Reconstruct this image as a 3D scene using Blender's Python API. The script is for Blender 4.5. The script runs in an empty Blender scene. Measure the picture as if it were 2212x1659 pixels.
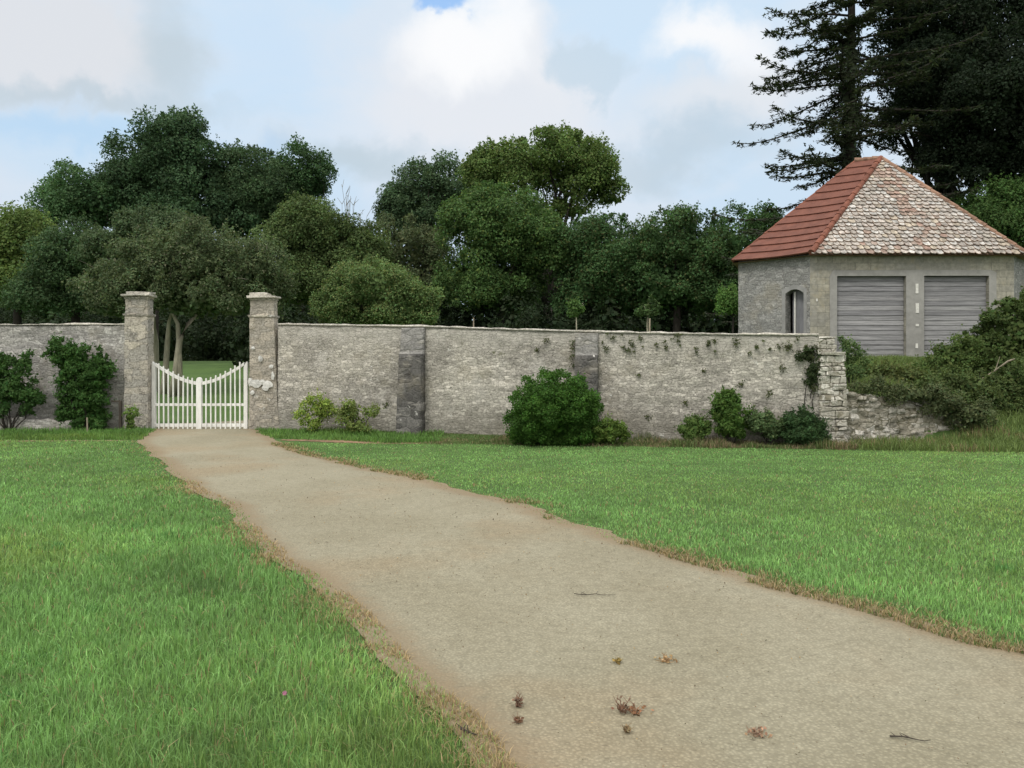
import bpy, bmesh, math, random
import numpy as np
from mathutils import Vector, Matrix, noise as mnoise

scn = bpy.context.scene
COL = scn.collection
random.seed(7)

# ------------------------------------------------------------------ camera
FPX, HORX, HORY, EYE = 1719.5, 1106.0, 790.6, 1.6     # photo seen at 2212 px wide
cam_d = bpy.data.cameras.new('camera')
cam = bpy.data.objects.new('camera', cam_d)
COL.objects.link(cam)
cam.location = (0, 0, EYE)
cam.rotation_euler = (math.radians(90), 0, 0)
cam_d.sensor_width = 36.0
cam_d.lens = 36.0 * FPX / 2212.0
cam_d.shift_y = -(829.5 - HORY) / 2212.0
cam_d.clip_start = 0.05
cam_d.clip_end = 3000
scn.camera = cam
scn.view_settings.view_transform = 'Standard'
scn.view_settings.look = 'None'
scn.view_settings.gamma = 1
scn.view_settings.exposure = 0.08
scn.view_settings.use_curve_mapping = False
scn.cycles.max_bounces = 6
scn.cycles.diffuse_bounces = 3
scn.cycles.transparent_max_bounces = 4
scn.cycles.caustics_reflective = False
scn.cycles.caustics_refractive = False

# ------------------------------------------------------------------ sun
SUN_EL, SUN_AZ = math.radians(52), math.radians(215)     # azimuth clockwise from +Y
sun_d = bpy.data.lights.new('sun', 'SUN')
sun_d.energy = 1.5
sun_d.angle = math.radians(14)
sun_d.color = (1.0, 0.955, 0.88)
sun = bpy.data.objects.new('sun', sun_d)
COL.objects.link(sun)
sv = Vector((math.sin(SUN_AZ) * math.cos(SUN_EL), math.cos(SUN_AZ) * math.cos(SUN_EL), math.sin(SUN_EL)))
sun.rotation_euler = sv.to_track_quat('Z', 'Y').to_euler()

# ------------------------------------------------------------------ node helper
class NT:
    def __init__(s, tree):
        s.t = tree; s.n = tree.nodes; s.l = tree.links
    def node(s, typ, **kw):
        nd = s.n.new(typ)
        for k, v in kw.items():
            setattr(nd, k, v)
        return nd
    def put(s, sock, v):
        if isinstance(v, bpy.types.NodeSocket):
            s.l.new(v, sock)
        elif v is not None:
            if hasattr(sock.default_value, '__len__') and not hasattr(v, '__len__'):
                v = (v,) * len(sock.default_value)
            if hasattr(sock.default_value, '__len__') and len(sock.default_value) == 4 and len(v) == 3:
                v = (*v, 1)
            sock.default_value = v
    def math(s, op, a, b=None, c=None, clamp=False):
        nd = s.node('ShaderNodeMath', operation=op, use_clamp=clamp)
        s.put(nd.inputs[0], a)
        if b is not None: s.put(nd.inputs[1], b)
        if c is not None: s.put(nd.inputs[2], c)
        return nd.outputs[0]
    def mix(s, f, a, b, blend='MIX'):
        nd = s.node('ShaderNodeMix', data_type='RGBA', blend_type=blend, clamp_factor=True)
        s.put(nd.inputs[0], f); s.put(nd.inputs[6], a); s.put(nd.inputs[7], b)
        return nd.outputs[2]
    def noise(s, vec, scale, detail=4, rough=.55, dist=0.0, color=False):
        nd = s.node('ShaderNodeTexNoise')
        if vec is not None: s.l.new(vec, nd.inputs['Vector'])
        nd.inputs['Scale'].default_value = scale
        nd.inputs['Detail'].default_value = detail
        nd.inputs['Roughness'].default_value = rough
        nd.inputs['Distortion'].default_value = dist
        return nd.outputs['Color' if color else 'Fac']
    def ramp(s, f, lo, hi, a=0.0, b=1.0):
        nd = s.node('ShaderNodeMapRange', clamp=True, interpolation_type='SMOOTHSTEP')
        s.put(nd.inputs[0], f)
        nd.inputs[1].default_value = lo; nd.inputs[2].default_value = hi
        nd.inputs[3].default_value = a; nd.inputs[4].default_value = b
        return nd.outputs[0]
    def scale(s, vec, xyz):
        nd = s.node('ShaderNodeVectorMath', operation='MULTIPLY')
        s.l.new(vec, nd.inputs[0]); nd.inputs[1].default_value = xyz
        return nd.outputs[0]
    def vadd(s, a, b):
        nd = s.node('ShaderNodeVectorMath', operation='ADD')
        s.put(nd.inputs[0], a); s.put(nd.inputs[1], b)
        return nd.outputs[0]

# ------------------------------------------------------------------ sky
world = bpy.data.worlds.new('World')
scn.world = world
world.use_nodes = True
w = NT(world.node_tree)
for n_ in list(w.n): w.n.remove(n_)
out = w.node('ShaderNodeOutputWorld')
sky = w.node('ShaderNodeTexSky', sky_type='NISHITA', sun_disc=False)
sky.sun_elevation = SUN_EL
sky.sun_rotation = SUN_AZ
sky.air_density = 1.0; sky.dust_density = 0.6; sky.ozone_density = 1.5
bg_sky = w.node('ShaderNodeBackground'); bg_sky.inputs[1].default_value = 0.14
w.l.new(sky.outputs[0], bg_sky.inputs[0])
tc = w.node('ShaderNodeTexCoord').outputs['Generated']
wob = w.noise(tc, 5.0, 5, .55, 0.3, color=True)
wob2 = w.noise(tc, 17.0, 5, .6, 0.2, color=True)
sub = w.vadd(w.scale(w.vadd(wob, (-.5, -.5, -.5)), (.14, .14, .14)), w.scale(w.vadd(wob2, (-.5, -.5, -.5)), (.06, .06, .06)))
dirv = w.vadd(tc, sub)
def azel(v):
    sp = w.node('ShaderNodeSeparateXYZ'); w.l.new(v, sp.inputs[0])
    az = w.math('ARCTAN2', sp.outputs[0], sp.outputs[1])
    el = w.math('ARCSINE', w.math('MAXIMUM', w.math('MINIMUM', sp.outputs[2], 0.999), -.999))
    return az, el
AZ, EL = azel(dirv)
def px_dir(x, y):
    a = math.atan((x - HORX) / FPX)
    return a, math.atan((HORY - y) / FPX * math.cos(a))
def lobe(x, y, rx, ry, soft_in=0.25, soft_out=1.0):
    a0, e0 = px_dir(x, y)
    sa, se = rx / FPX, ry / FPX
    da = w.math('DIVIDE', w.math('SUBTRACT', AZ, a0), sa)
    de = w.math('DIVIDE', w.math('SUBTRACT', EL, e0), se)
    r = w.math('SQRT', w.math('ADD', w.math('MULTIPLY', da, da), w.math('MULTIPLY', de, de)))
    return w.ramp(r, soft_in, soft_out, 1.0, 0.0)
big = w.noise(w.scale(tc, (1, 1, 2.2)), 3.2, 6, .55, .4)
c = w.mix(w.ramp(EL, .05, .45), (.58, .71, .84), (.60, .755, .91))
c = w.mix(w.ramp(big, .40, .62, 0, .55), c, (.74, .775, .83))
def paint(c, col, f, k):
    return w.mix(w.math('MULTIPLY', f, k), c, col)
c = paint(c, (.72, .74, .775), lobe(90, 90, 330, 170, .35, 1), .95)
c = paint(c, (.50, .60, .67), lobe(350, 130, 120, 150, .1, 1), .75)
c = paint(c, (.50, .595, .665), lobe(140, 215, 420, 34, .1, 1), .7)
c = paint(c, (.46, .66, .87), lobe(110, 285, 330, 60, .05, 1), .75)
c = paint(c, (.59, .74, .90), lobe(560, 120, 170, 170, .1, 1), .8)
c = paint(c, (.47, .66, .90), lobe(560, 345, 160, 40, .05, 1), .6)
c = paint(c, (.78, .80, .84), lobe(1040, 210, 440, 180, .35, 1), .9)
c = paint(c, (.945, .948, .955), lobe(1010, 95, 230, 125, .2, 1), .97)
c = paint(c, (.94, .945, .955), lobe(1120, 40, 130, 120, .15, 1), .85)
c = paint(c, (.82, .835, .865), lobe(1200, 90, 70, 150, .2, 1), .6)
c = paint(c, (.30, .53, .90), lobe(950, -18, 105, 46, .45, .95), .9)
c = paint(c, (.61, .755, .90), lobe(1420, 25, 260, 70, .25, 1), .85)
c = paint(c, (.57, .685, .785), lobe(1290, 150, 115, 72, .55, .95), .85)
c = paint(c, (.93, .935, .945), lobe(1540, 112, 165, 72, .2, 1), .95)
c = paint(c, (.92, .925, .94), lobe(1620, 160, 110, 80, .3, 1), .8)
c = paint(c, (.76, .785, .82), lobe(1560, 250, 260, 80, .2, 1), .8)
c = paint(c, (.50, .595, .66), lobe(790, 350, 300, 70, .1, 1), .75)
c = paint(c, (.51, .61, .69), lobe(1450, 350, 330, 85, .1, 1), .75)
cover = .97
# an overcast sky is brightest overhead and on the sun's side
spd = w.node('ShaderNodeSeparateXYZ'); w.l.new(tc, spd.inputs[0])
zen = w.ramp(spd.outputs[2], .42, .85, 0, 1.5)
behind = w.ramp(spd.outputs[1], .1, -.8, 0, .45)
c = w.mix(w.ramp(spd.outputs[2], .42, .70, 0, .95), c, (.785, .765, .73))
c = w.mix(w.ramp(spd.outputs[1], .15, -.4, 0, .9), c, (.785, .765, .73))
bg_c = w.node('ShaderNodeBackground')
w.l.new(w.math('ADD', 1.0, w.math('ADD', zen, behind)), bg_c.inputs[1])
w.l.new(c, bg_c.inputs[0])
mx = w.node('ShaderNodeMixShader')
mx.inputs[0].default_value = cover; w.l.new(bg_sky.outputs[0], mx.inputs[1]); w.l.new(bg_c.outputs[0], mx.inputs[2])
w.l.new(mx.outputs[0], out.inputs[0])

# ------------------------------------------------------------------ geometry helpers
def at(x, y, Y):
    """photo point at a chosen distance"""
    return Vector(((x - HORX) * Y / FPX, Y, EYE - (y - HORY) * Y / FPX))
def ground_at(x, y):
    Y = EYE * FPX / (y - HORY)
    return ((x - HORX) * Y / FPX, Y)

def smooth(a, b, x):
    t = np.clip((np.asarray(x, float) - a) / (b - a), 0, 1)
    return t * t * (3 - 2 * t)

def vnoise(x, y, seed=0):
    x = np.asarray(x, float); y = np.asarray(y, float)
    xi = np.floor(x).astype(np.int64); yi = np.floor(y).astype(np.int64)
    xf = x - xi; yf = y - yi
    def h(a, b):
        n = (a * 374761393 + b * 668265263 + seed * 69069) & 0x7fffffff
        n = ((n ^ (n >> 13)) * 1274126177) & 0x7fffffff
        n = n ^ (n >> 16)
        return (n & 0xffff) / 65535.0
    u = xf * xf * (3 - 2 * xf); v = yf * yf * (3 - 2 * yf)
    a = h(xi, yi); b = h(xi + 1, yi); c_ = h(xi, yi + 1); d = h(xi + 1, yi + 1)
    return (a * (1 - u) + b * u) * (1 - v) + (c_ * (1 - u) + d * u) * v
def fbm(x, y, seed=0, o=4):
    r = 0; amp = .5
    for i in range(o):
        r = r + amp * vnoise(x * 2 ** i, y * 2 ** i, seed + i * 17); amp *= .5
    return r / (1 - .5 ** o)

def tag(o, label=None, cat=None, group=None, kind=None):
    if label: o['label'] = label
    if cat: o['category'] = cat
    if group: o['group'] = group
    if kind: o['kind'] = kind
    return o
def empty(name, loc, label, cat, group=None):
    o = bpy.data.objects.new(name, None)
    o.empty_display_size = .2
    COL.objects.link(o); o.location = loc
    return tag(o, label, cat, group)
def link(name, me, mat, parent=None):
    if mat: me.materials.append(mat)
    o = bpy.data.objects.new(name, me)
    COL.objects.link(o)
    if parent is not None:
        bpy.context.view_layer.update()
        o.parent = parent
        o.matrix_parent_inverse = Matrix.Translation(parent.location).inverted() if parent.rotation_euler.z == 0 else Matrix()
    return o
def mesh_from(name, verts, faces, mat, parent=None, smooth_=False, col=None):
    """verts (n,3) array, faces list of (m,k) arrays"""
    me = bpy.data.meshes.new(name)
    verts = np.asarray(verts, np.float32)
    me.vertices.add(len(verts)); me.vertices.foreach_set('co', verts.ravel())
    idx = np.concatenate([np.asarray(f, np.int32).ravel() for f in faces if len(f)])
    tot = np.concatenate([np.full(len(f), np.asarray(f).shape[1], np.int32) for f in faces if len(f)])
    st = np.concatenate([[0], np.cumsum(tot)[:-1]]).astype(np.int32)
    me.loops.add(len(idx)); me.loops.foreach_set('vertex_index', idx)
    me.polygons.add(len(tot)); me.polygons.foreach_set('loop_start', st); me.polygons.foreach_set('loop_total', tot)
    if smooth_: me.polygons.foreach_set('use_smooth', np.ones(len(tot), bool))
    me.update(calc_edges=True)
    if col is not None:
        a = me.color_attributes.new('tint', 'FLOAT_COLOR', 'POINT')
        cc = np.ones((len(verts), 4), np.float32); cc[:, :3] = col
        a.data.foreach_set('color', cc.ravel())
    return link(name, me, mat, parent)
def bm_obj(name, bm, mat, parent=None, smooth_=False):
    me = bpy.data.meshes.new(name)
    bmesh.ops.recalc_face_normals(bm, faces=bm.faces)
    bm.to_mesh(me); bm.free()
    if smooth_:
        for p in me.polygons: p.use_smooth = True
    return link(name, me, mat, parent)
def add_box(bm, lo, hi, M=None, jit=0.0, bev=0.0):
    r = bmesh.ops.create_cube(bm, size=1)
    vs = r['verts']
    for v in vs:
        v.co = Vector([lo[i] + (v.co[i] + .5) * (hi[i] - lo[i]) + random.uniform(-jit, jit) for i in range(3)])
    if bev > 0:
        es = list({e for v in vs for e in v.link_edges})
        r2 = bmesh.ops.bevel(bm, geom=es, offset=bev, segments=2, affect='EDGES', profile=.6)
        vs = list({v for f in r2['faces'] for v in f.verts} | {v for v in vs if v.is_valid})
    if M is not None:
        for v in vs:
            if v.is_valid: v.co = M @ v.co
    return vs
def add_tube(bm, pts, radii, seg=6, cap=True):
    pts = [Vector(p) for p in pts]
    rings = []
    for i, p in enumerate(pts):
        d = (pts[min(i + 1, len(pts) - 1)] - pts[max(i - 1, 0)])
        if d.length < 1e-6: d = Vector((0, 0, 1))
        d.normalize()
        ref = Vector((0, 0, 1)) if abs(d.z) < .9 else Vector((1, 0, 0))
        a = d.cross(ref).normalized(); b = d.cross(a)
        rings.append([bm.verts.new(p + (a * math.cos(2 * math.pi * k / seg) + b * math.sin(2 * math.pi * k / seg)) * radii[i]) for k in range(seg)])
    for r0, r1 in zip(rings, rings[1:]):
        for k in range(seg):
            bm.faces.new((r0[k], r0[(k + 1) % seg], r1[(k + 1) % seg], r1[k]))
    if cap:
        bm.faces.new(rings[0][::-1]); bm.faces.new(rings[-1])
def add_prism(bm, poly, thick, M=None, y0=0.0):
    """polygon in local x/z extruded along local +y"""
    M = M or Matrix()
    a = [bm.verts.new(M @ Vector((p[0], y0, p[1]))) for p in poly]
    b = [bm.verts.new(M @ Vector((p[0], y0 + thick, p[1]))) for p in poly]
    bm.faces.new(a); bm.faces.new(b[::-1])
    n = len(poly)
    for i in range(n):
        bm.faces.new((a[i], a[(i + 1) % n], b[(i + 1) % n], b[i]))
def lump(bm, sub, amp, fr, seed=0.0):
    for v in bm.verts:
        p = v.co
        n = mnoise.noise_vector(Vector((p.x * fr + seed, p.y * fr, p.z * fr)))
        n2 = mnoise.noise_vector(Vector((p.x * fr * 3.1 + seed, p.y * fr * 3.1, p.z * fr * 3.1)))
        v.co = p + n * amp + n2 * amp * .5

# ------------------------------------------------------------------ materials
def new_mat(name):
    m = bpy.data.materials.new(name); m.use_nodes = True
    k = NT(m.node_tree)
    b = k.n['Principled BSDF']
    b.inputs['Roughness'].default_value = .9
    b.inputs['Specular IOR Level'].default_value = .25
    return m, k, b
def bump(k, b, h, strength=.4, dist=.03):
    nd = k.node('ShaderNodeBump'); nd.inputs['Strength'].default_value = strength; nd.inputs['Distance'].default_value = dist
    k.l.new(h, nd.inputs['Height']); k.l.new(nd.outputs[0], b.inputs['Normal'])

def stone_mat(name, cols, mortar, sx=3.4, sz=9.0, lichen=.12, moss=.1, wear=.3, joint=.05, plaster=None, patchy=.0, damp=0, streak=.5, dark=1.0, bumpk=.6):
    m, k, b = new_mat(name)
    co = k.node('ShaderNodeTexCoord').outputs['Object']
    wv = k.scale(k.vadd(k.noise(co, 2.6, 3, color=True), (-.5, -.5, -.5)), (.10, .10, .09))
    wf = k.scale(k.vadd(k.noise(co, 14, 2, color=True), (-.5, -.5, -.5)), (.03, .03, .03))
    p = k.scale(k.vadd(k.vadd(co, wv), wf), (sx, sx, sz))
    v1 = k.node('ShaderNodeTexVoronoi', feature='F1', distance='CHEBYCHEV'); k.l.new(p, v1.inputs['Vector']); v1.inputs['Scale'].default_value = 1
    v2 = k.node('ShaderNodeTexVoronoi', feature='F2', distance='CHEBYCHEV'); k.l.new(p, v2.inputs['Vector']); v2.inputs['Scale'].default_value = 1
    v1.inputs['Randomness'].default_value = .85; v2.inputs['Randomness'].default_value = .85
    vedge = k.math('SUBTRACT', v2.outputs['Distance'], v1.outputs['Distance'])
    sp = k.node('ShaderNodeSeparateColor'); k.l.new(v1.outputs['Color'], sp.inputs[0])
    c = k.mix(k.ramp(sp.outputs[0], .1, .7), cols[0], cols[1])
    c = k.mix(k.ramp(sp.outputs[1], .6, .95), c, cols[2])
    fine = k.noise(co, 22, 5, .65)
    c = k.mix(.75, c, k.mix(k.ramp(fine, .3, .7), (.50, .50, .50), (1.35, 1.35, 1.35)), 'MULTIPLY')
    mw = k.noise(co, 3.5, 4, .6)
    edge = k.math('MULTIPLY', k.ramp(vedge, 0.01, joint * 2.2, 1, 0), k.ramp(mw, .35, .6, .15, 1))
    c = k.mix(edge, c, mortar)
    # broken dark horizontal crevices between the courses
    sc = k.noise(k.scale(k.vadd(co, wv), (8, 8, 25)), 1.0, 4, .62)
    crev = k.ramp(sc, .60, .70, 0, streak)
    c = k.mix(crev, c, (.055, .05, .042))
    sc2 = k.noise(k.scale(k.vadd(co, wv), (3.0, 3.0, 13)), 1.0, 3, .6)
    c = k.mix(k.ramp(sc2, .56, .70, 0, .35), c, (.47, .45, .41))
    # broad weathering
    b1 = k.noise(co, .55, 5, .6)
    c = k.mix(wear, c, k.mix(k.ramp(b1, .35, .65), (.62, .60, .57), (1.22, 1.2, 1.14)), 'MULTIPLY')
    b2 = k.noise(k.vadd(co, (7, 3, 1)), 1.1, 4, .6)
    c = k.mix(k.ramp(b2, .5, .72, 0, .35), c, (.30, .265, .19))
    if plaster:
        z0, z1, pc = plaster
        spz = k.node('ShaderNodeSeparateXYZ'); k.l.new(co, spz.inputs[0])
        zz = k.math('ADD', k.math('ADD', spz.outputs[2], k.math('MULTIPLY', spz.outputs[0], .03)), k.math('MULTIPLY', k.math('SUBTRACT', k.noise(co, 1.7, 4), .5), .9))
        pf = k.ramp(zz, z0, z1, 0, .85)
        pcn = k.mix(k.ramp(k.noise(co, 9, 5, .65), .3, .7), tuple(x * .8 for x in pc), tuple(x * 1.12 for x in pc))
        c = k.mix(pf, c, pcn)
    # odd patches of old smooth mortar
    pm = k.ramp(k.noise(k.vadd(co, (21, 3, 6)), .85, 4, .62), .55, .66, 0, patchy)
    c = k.mix(pm, c, k.mix(k.ramp(fine, .3, .7), tuple(x * .88 for x in cols[0]), tuple(x * 1.16 for x in cols[0])))
    if damp:
        spd_ = k.node('ShaderNodeSeparateXYZ'); k.l.new(co, spd_.inputs[0])
        zd = k.math('ADD', spd_.outputs[2], k.math('MULTIPLY', k.math('SUBTRACT', k.noise(k.scale(co, (2.2, 2.2, .5)), 1.0, 4, .6), .5), 1.8))
        c = k.mix(k.ramp(zd, .0, .75, damp, 0), c, (.17, .158, .13))
    if lichen > 0:
        l1 = k.noise(k.vadd(co, (2, 9, 4)), 7.5, 4, .7)
        l2 = k.noise(k.vadd(co, (5, 1, 8)), 1.3, 3, .6)
        lf = k.math('MULTIPLY', k.ramp(l1, .60, .66), k.ramp(l2, .62 - lichen, .68))
        c = k.mix(lf, c, (.62, .61, .57))
    if moss > 0:
        m1 = k.noise(k.vadd(co, (12, 4, 3)), 5.0, 5, .7)
        m2 = k.noise(k.vadd(co, (1, 4, 9)), .9, 3, .6)
        mf = k.math('MULTIPLY', k.ramp(m1, .58, .66), k.ramp(m2, .66 - moss, .74))
        c = k.mix(k.math('MULTIPLY', mf, .85), c, (.075, .085, .03))
    if dark != 1.0:
        c = k.mix(1.0, c, (dark, dark, dark), 'MULTIPLY')
    k.l.new(c, b.inputs['Base Color'])
    h = k.math('ADD', k.math('MULTIPLY', k.ramp(vedge, 0, joint * 3), .6), k.math('MULTIPLY', fine, .5))
    h = k.math('SUBTRACT', h, k.math('MULTIPLY', crev, .8))
    bump(k, b, h, bumpk, .035)
    return m

GREYS = ((.43, .41, .37), (.33, .315, .285), (.53, .505, .46))
M = {}
M['wall'] = stone_mat('rubble_wall_stone', GREYS, (.37, .352, .318), sx=6.2, sz=16, joint=.04, streak=.55, bumpk=.7, lichen=.12, moss=.09, wear=.6, patchy=.75, damp=.6, plaster=(1.95, 2.38, (.44, .418, .375)))
M['wall_grey'] = stone_mat('lichen_wall_stone', ((.38, .37, .35), (.28, .272, .26), (.50, .49, .465)), (.27, .262, .245), sx=5.0, sz=12, lichen=.24, moss=.10, streak=.8, patchy=.3, damp=.4)
M['pillar'] = stone_mat('pillar_stone', ((.40, .37, .32), (.33, .315, .285), (.47, .435, .37)), (.15, .14, .125), sx=2.6, sz=6.5, joint=.02, lichen=.04, moss=.04, streak=.7)
M['pillar_lichen'] = stone_mat('pillar_stone_lichen', ((.37, .335, .285), (.29, .27, .235), (.43, .39, .33)), (.27, .25, .22), sx=3.4, sz=8.0, joint=.03, lichen=.14, moss=.05, streak=.6)
M['buttress'] = stone_mat('dark_buttress_stone', ((.115, .112, .108), (.075, .073, .071), (.16, .155, .148)), (.10, .098, .095), sx=3, sz=5, lichen=.14, moss=.0, streak=.35, wear=.5)
M['buttress_top'] = stone_mat('buttress_top_stone', ((.25, .245, .235), (.20, .197, .19), (.32, .31, .29)), (.2, .195, .185), sx=3, sz=5, lichen=.14, moss=.02, streak=.3)
M['coping'] = stone_mat('coping_cement', ((.54, .51, .46), (.46, .44, .40), (.62, .59, .54)), (.40, .375, .335), sx=2, sz=8, lichen=.1, moss=.02, streak=.2, joint=.02)
M['cap'] = stone_mat('cap_stone', ((.48, .455, .40), (.42, .40, .36), (.56, .53, .48)), (.36, .34, .3), sx=1.5, sz=14, lichen=.2, moss=.0, streak=.45, joint=.02)
M['quoin'] = stone_mat('quoin_stone', ((.46, .44, .395), (.36, .345, .305), (.60, .58, .53)), (.17, .155, .115), sx=3.2, sz=4.2, joint=.045, lichen=.32, moss=.28, streak=.45)
M['rubble'] = stone_mat('low_rubble_stone', ((.33, .31, .265), (.23, .215, .175), (.48, .46, .42)), (.095, .088, .055), sx=5.2, sz=8.5, joint=.07, lichen=.26, moss=.34, streak=.6)
M['shed_left'] = stone_mat('shed_grey_stone', ((.275, .275, .265), (.22, .22, .212), (.33, .327, .315)), (.14, .139, .134), sx=5.0, sz=11, joint=.045, lichen=.02, moss=.0, streak=.4, wear=.2)

def plain_mat(name, col, var=.2, scale=6, rough=.85, stretch=(1, 1, 1), bumpk=.15):
    m, k, b = new_mat(name)
    co = k.scale(k.node('ShaderNodeTexCoord').outputs['Object'], stretch)
    n1 = k.noise(co, scale, 6, .65)
    n2 = k.noise(co, scale * .17, 3, .6)
    f = k.math('ADD', k.math('MULTIPLY', n1, .6), k.math('MULTIPLY', n2, .4))
    lo = tuple(x * (1 - var) for x in col); hi = tuple(min(1, x * (1 + var)) for x in col)
    k.l.new(k.mix(k.ramp(f, .35, .65), lo, hi), b.inputs['Base Color'])
    b.inputs['Roughness'].default_value = rough
    if bumpk: bump(k, b, n1, bumpk, .02)
    return m
M['cement'] = plain_mat('grey_cement', (.27, .265, .25), .16, 4)
M['cement_dark'] = plain_mat('dark_cement', (.235, .232, .225), .18, 4)
M['white_paint'] = plain_mat('white_gate_paint', (.73, .725, .695), .13, 9, .5, (1, 1, .4), .05)
M['white_mark'] = plain_mat('white_plate', (.62, .61, .57), .15, 20)
M['door_grey'] = plain_mat('grey_door_wood', (.155, .155, .165), .2, 5, .7, (3, 3, .5))
M['hip'] = plain_mat('red_hip_tile', (.165, .062, .040), .35, 7, .8)
M['hip_old'] = plain_mat('weathered_hip_tile', (.23, .14, .098), .4, 6, .9)
M['roof_back'] = plain_mat('old_roof_tile', (.24, .15, .11), .35, 5, .9)
M['dark_wood'] = plain_mat('dark_old_wood', (.05, .042, .034), .4, 9, .9, (1, 1, .3))
M['pale_wood'] = plain_mat('pale_stake_wood', (.28, .24, .18), .3, 12, .9, (1, 1, .2))
M['soffit'] = plain_mat('eave_timber', (.08, .07, .06), .3, 6)

def shed_front_mat():
    m, k, b = new_mat('shed_ashlar')
    co = k.node('ShaderNodeTexCoord').outputs['Object']
    sp = k.node('ShaderNodeSeparateXYZ'); k.l.new(co, sp.inputs[0])
    cb = k.node('ShaderNodeCombineXYZ'); k.l.new(sp.outputs[0], cb.inputs[0]); k.l.new(sp.outputs[2], cb.inputs[1])
    br = k.node('ShaderNodeTexBrick'); k.l.new(k.vadd(cb.outputs[0], k.scale(k.vadd(k.noise(co, 5, 2, color=True), (-.5, -.5, -.5)), (.04, .02, 0))), br.inputs['Vector'])
    br.inputs['Scale'].default_value = 1.0
    br.inputs['Brick Width'].default_value = .46; br.inputs['Row Height'].default_value = .215
    br.inputs['Mortar Size'].default_value = .009; br.inputs['Mortar Smooth'].default_value = .6
    br.inputs['Color1'].default_value = (.35, .33, .27, 1); br.inputs['Color2'].default_value = (.24, .232, .195, 1)
    br.inputs['Mortar'].default_value = (.17, .165, .14, 1)
    n1 = k.noise(co, 7, 6, .68)
    c = k.mix(.8, br.outputs[0], k.mix(k.ramp(n1, .3, .7), (.62, .62, .62), (1.25, 1.25, 1.25)), 'MULTIPLY')
    # old cement render hides part of the joints
    pl = k.ramp(k.noise(k.vadd(co, (3, 0, 5)), .9, 4, .6), .46, .62, 0, .75)
    c = k.mix(pl, c, k.mix(k.ramp(n1, .3, .7), (.215, .21, .185), (.30, .292, .265)))
    yl = k.ramp(k.noise(k.vadd(co, (8, 1, 2)), 1.6, 4, .6), .55, .72, 0, .5)
    c = k.mix(yl, c, (.36, .31, .20))
    st = k.ramp(k.noise(k.scale(co, (2.2, 2.2, 9)), 1.0, 5, .65), .58, .72, 0, .45)
    c = k.mix(st, c, (.12, .115, .095))
    k.l.new(c, b.inputs['Base Color'])
    bump(k, b, k.math('ADD', n1, k.math('MULTIPLY', br.outputs['Fac'], -.6)), .35, .02)
    return m
M['shed_front'] = shed_front_mat()

def plank_mat():
    m, k, b = new_mat('weathered_planks')
    co = k.node('ShaderNodeTexCoord').outputs['Object']
    rnd = k.node('ShaderNodeNewGeometry').outputs['Random Per Island']
    g = k.noise(k.scale(co, (1.6, 4, 38)), 1.0, 6, .7)
    g2 = k.noise(k.scale(co, (1.2, 3, 7)), 1.0, 4, .65)
    c = k.mix(k.ramp(g, .32, .68), (.155, .155, .160), (.30, .30, .305))
    c = k.mix(.85, c, k.mix(rnd, (.72, .72, .74), (1.22, 1.21, 1.2)), 'MULTIPLY')
    c = k.mix(k.ramp(g2, .60, .74, 0, .55), c, (.34, .335, .33))
    k.l.new(c, b.inputs['Base Color'])
    bump(k, b, g, .3, .01)
    return m
M['plank'] = plank_mat()

def red_roof_mat():
    m, k, b = new_mat('red_sheet_roof')
    co = k.node('ShaderNodeTexCoord').outputs['Object']
    n1 = k.noise(co, 3.0, 6, .65); n2 = k.noise(co, 26, 4, .6)
    c = k.mix(k.ramp(n1, .3, .7), (.112, .042, .029), (.160, .062, .042))
    c = k.mix(k.ramp(n2, .55, .75, 0, .4), c, (.10, .04, .03))
    k.l.new(c, b.inputs['Base Color'])
    b.inputs['Roughness'].default_value = .75
    bump(k, b, n2, .15, .01)
    return m
M['red_roof'] = red_roof_mat()

def tint_mat(name, gain=(1, 1, 1), nscale=0, namp=0, rough=.9, transl=0.0, bumpk=0, island=0.0):
    """colour carried by each leaf, blade or tile"""
    m, k, b = new_mat(name)
    at_ = k.node('ShaderNodeAttribute', attribute_name='tint').outputs['Color']
    c = at_
    if nscale:
        co = k.node('ShaderNodeTexCoord').outputs['Object']
        n = k.noise(co, nscale, 6, .7)
        c = k.mix(1.0, c, k.mix(k.ramp(n, .3, .7), (1 - namp,) * 3, (1 + namp,) * 3), 'MULTIPLY')
        if bumpk: bump(k, b, n, bumpk, .02)
    k.l.new(c, b.inputs['Base Color'])
    b.inputs['Roughness'].default_value = rough
    if transl:
        tr = k.node('ShaderNodeBsdfTranslucent')
        k.l.new(k.mix(1.0, c, (1.1, 1.1, .8), 'MULTIPLY'), tr.inputs[0])
        ms = k.node('ShaderNodeMixShader'); ms.inputs[0].default_value = transl
        k.l.new(b.outputs[0], ms.inputs[1]); k.l.new(tr.outputs[0], ms.inputs[2])
        k.l.new(ms.outputs[0], k.n['Material Output'].inputs[0])
    return m
M['tile'] = tint_mat('lichened_tile', nscale=9, namp=.55, bumpk=.5)
M['blade'] = tint_mat('grass_blade', rough=.6, transl=.35)
M['leaf'] = tint_mat('leaf', rough=.8, transl=.32)
M['bark'] = plain_mat('dark_bark', (.032, .028, .023), .35, 8, .95, (1, 1, .3), .5)
M['bark_pale'] = plain_mat('pale_bark', (.30, .28, .21), .3, 8, .95, (1, 1, .3), .4)
M['twig'] = plain_mat('grey_twig', (.17, .155, .125), .3, 10)

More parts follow.
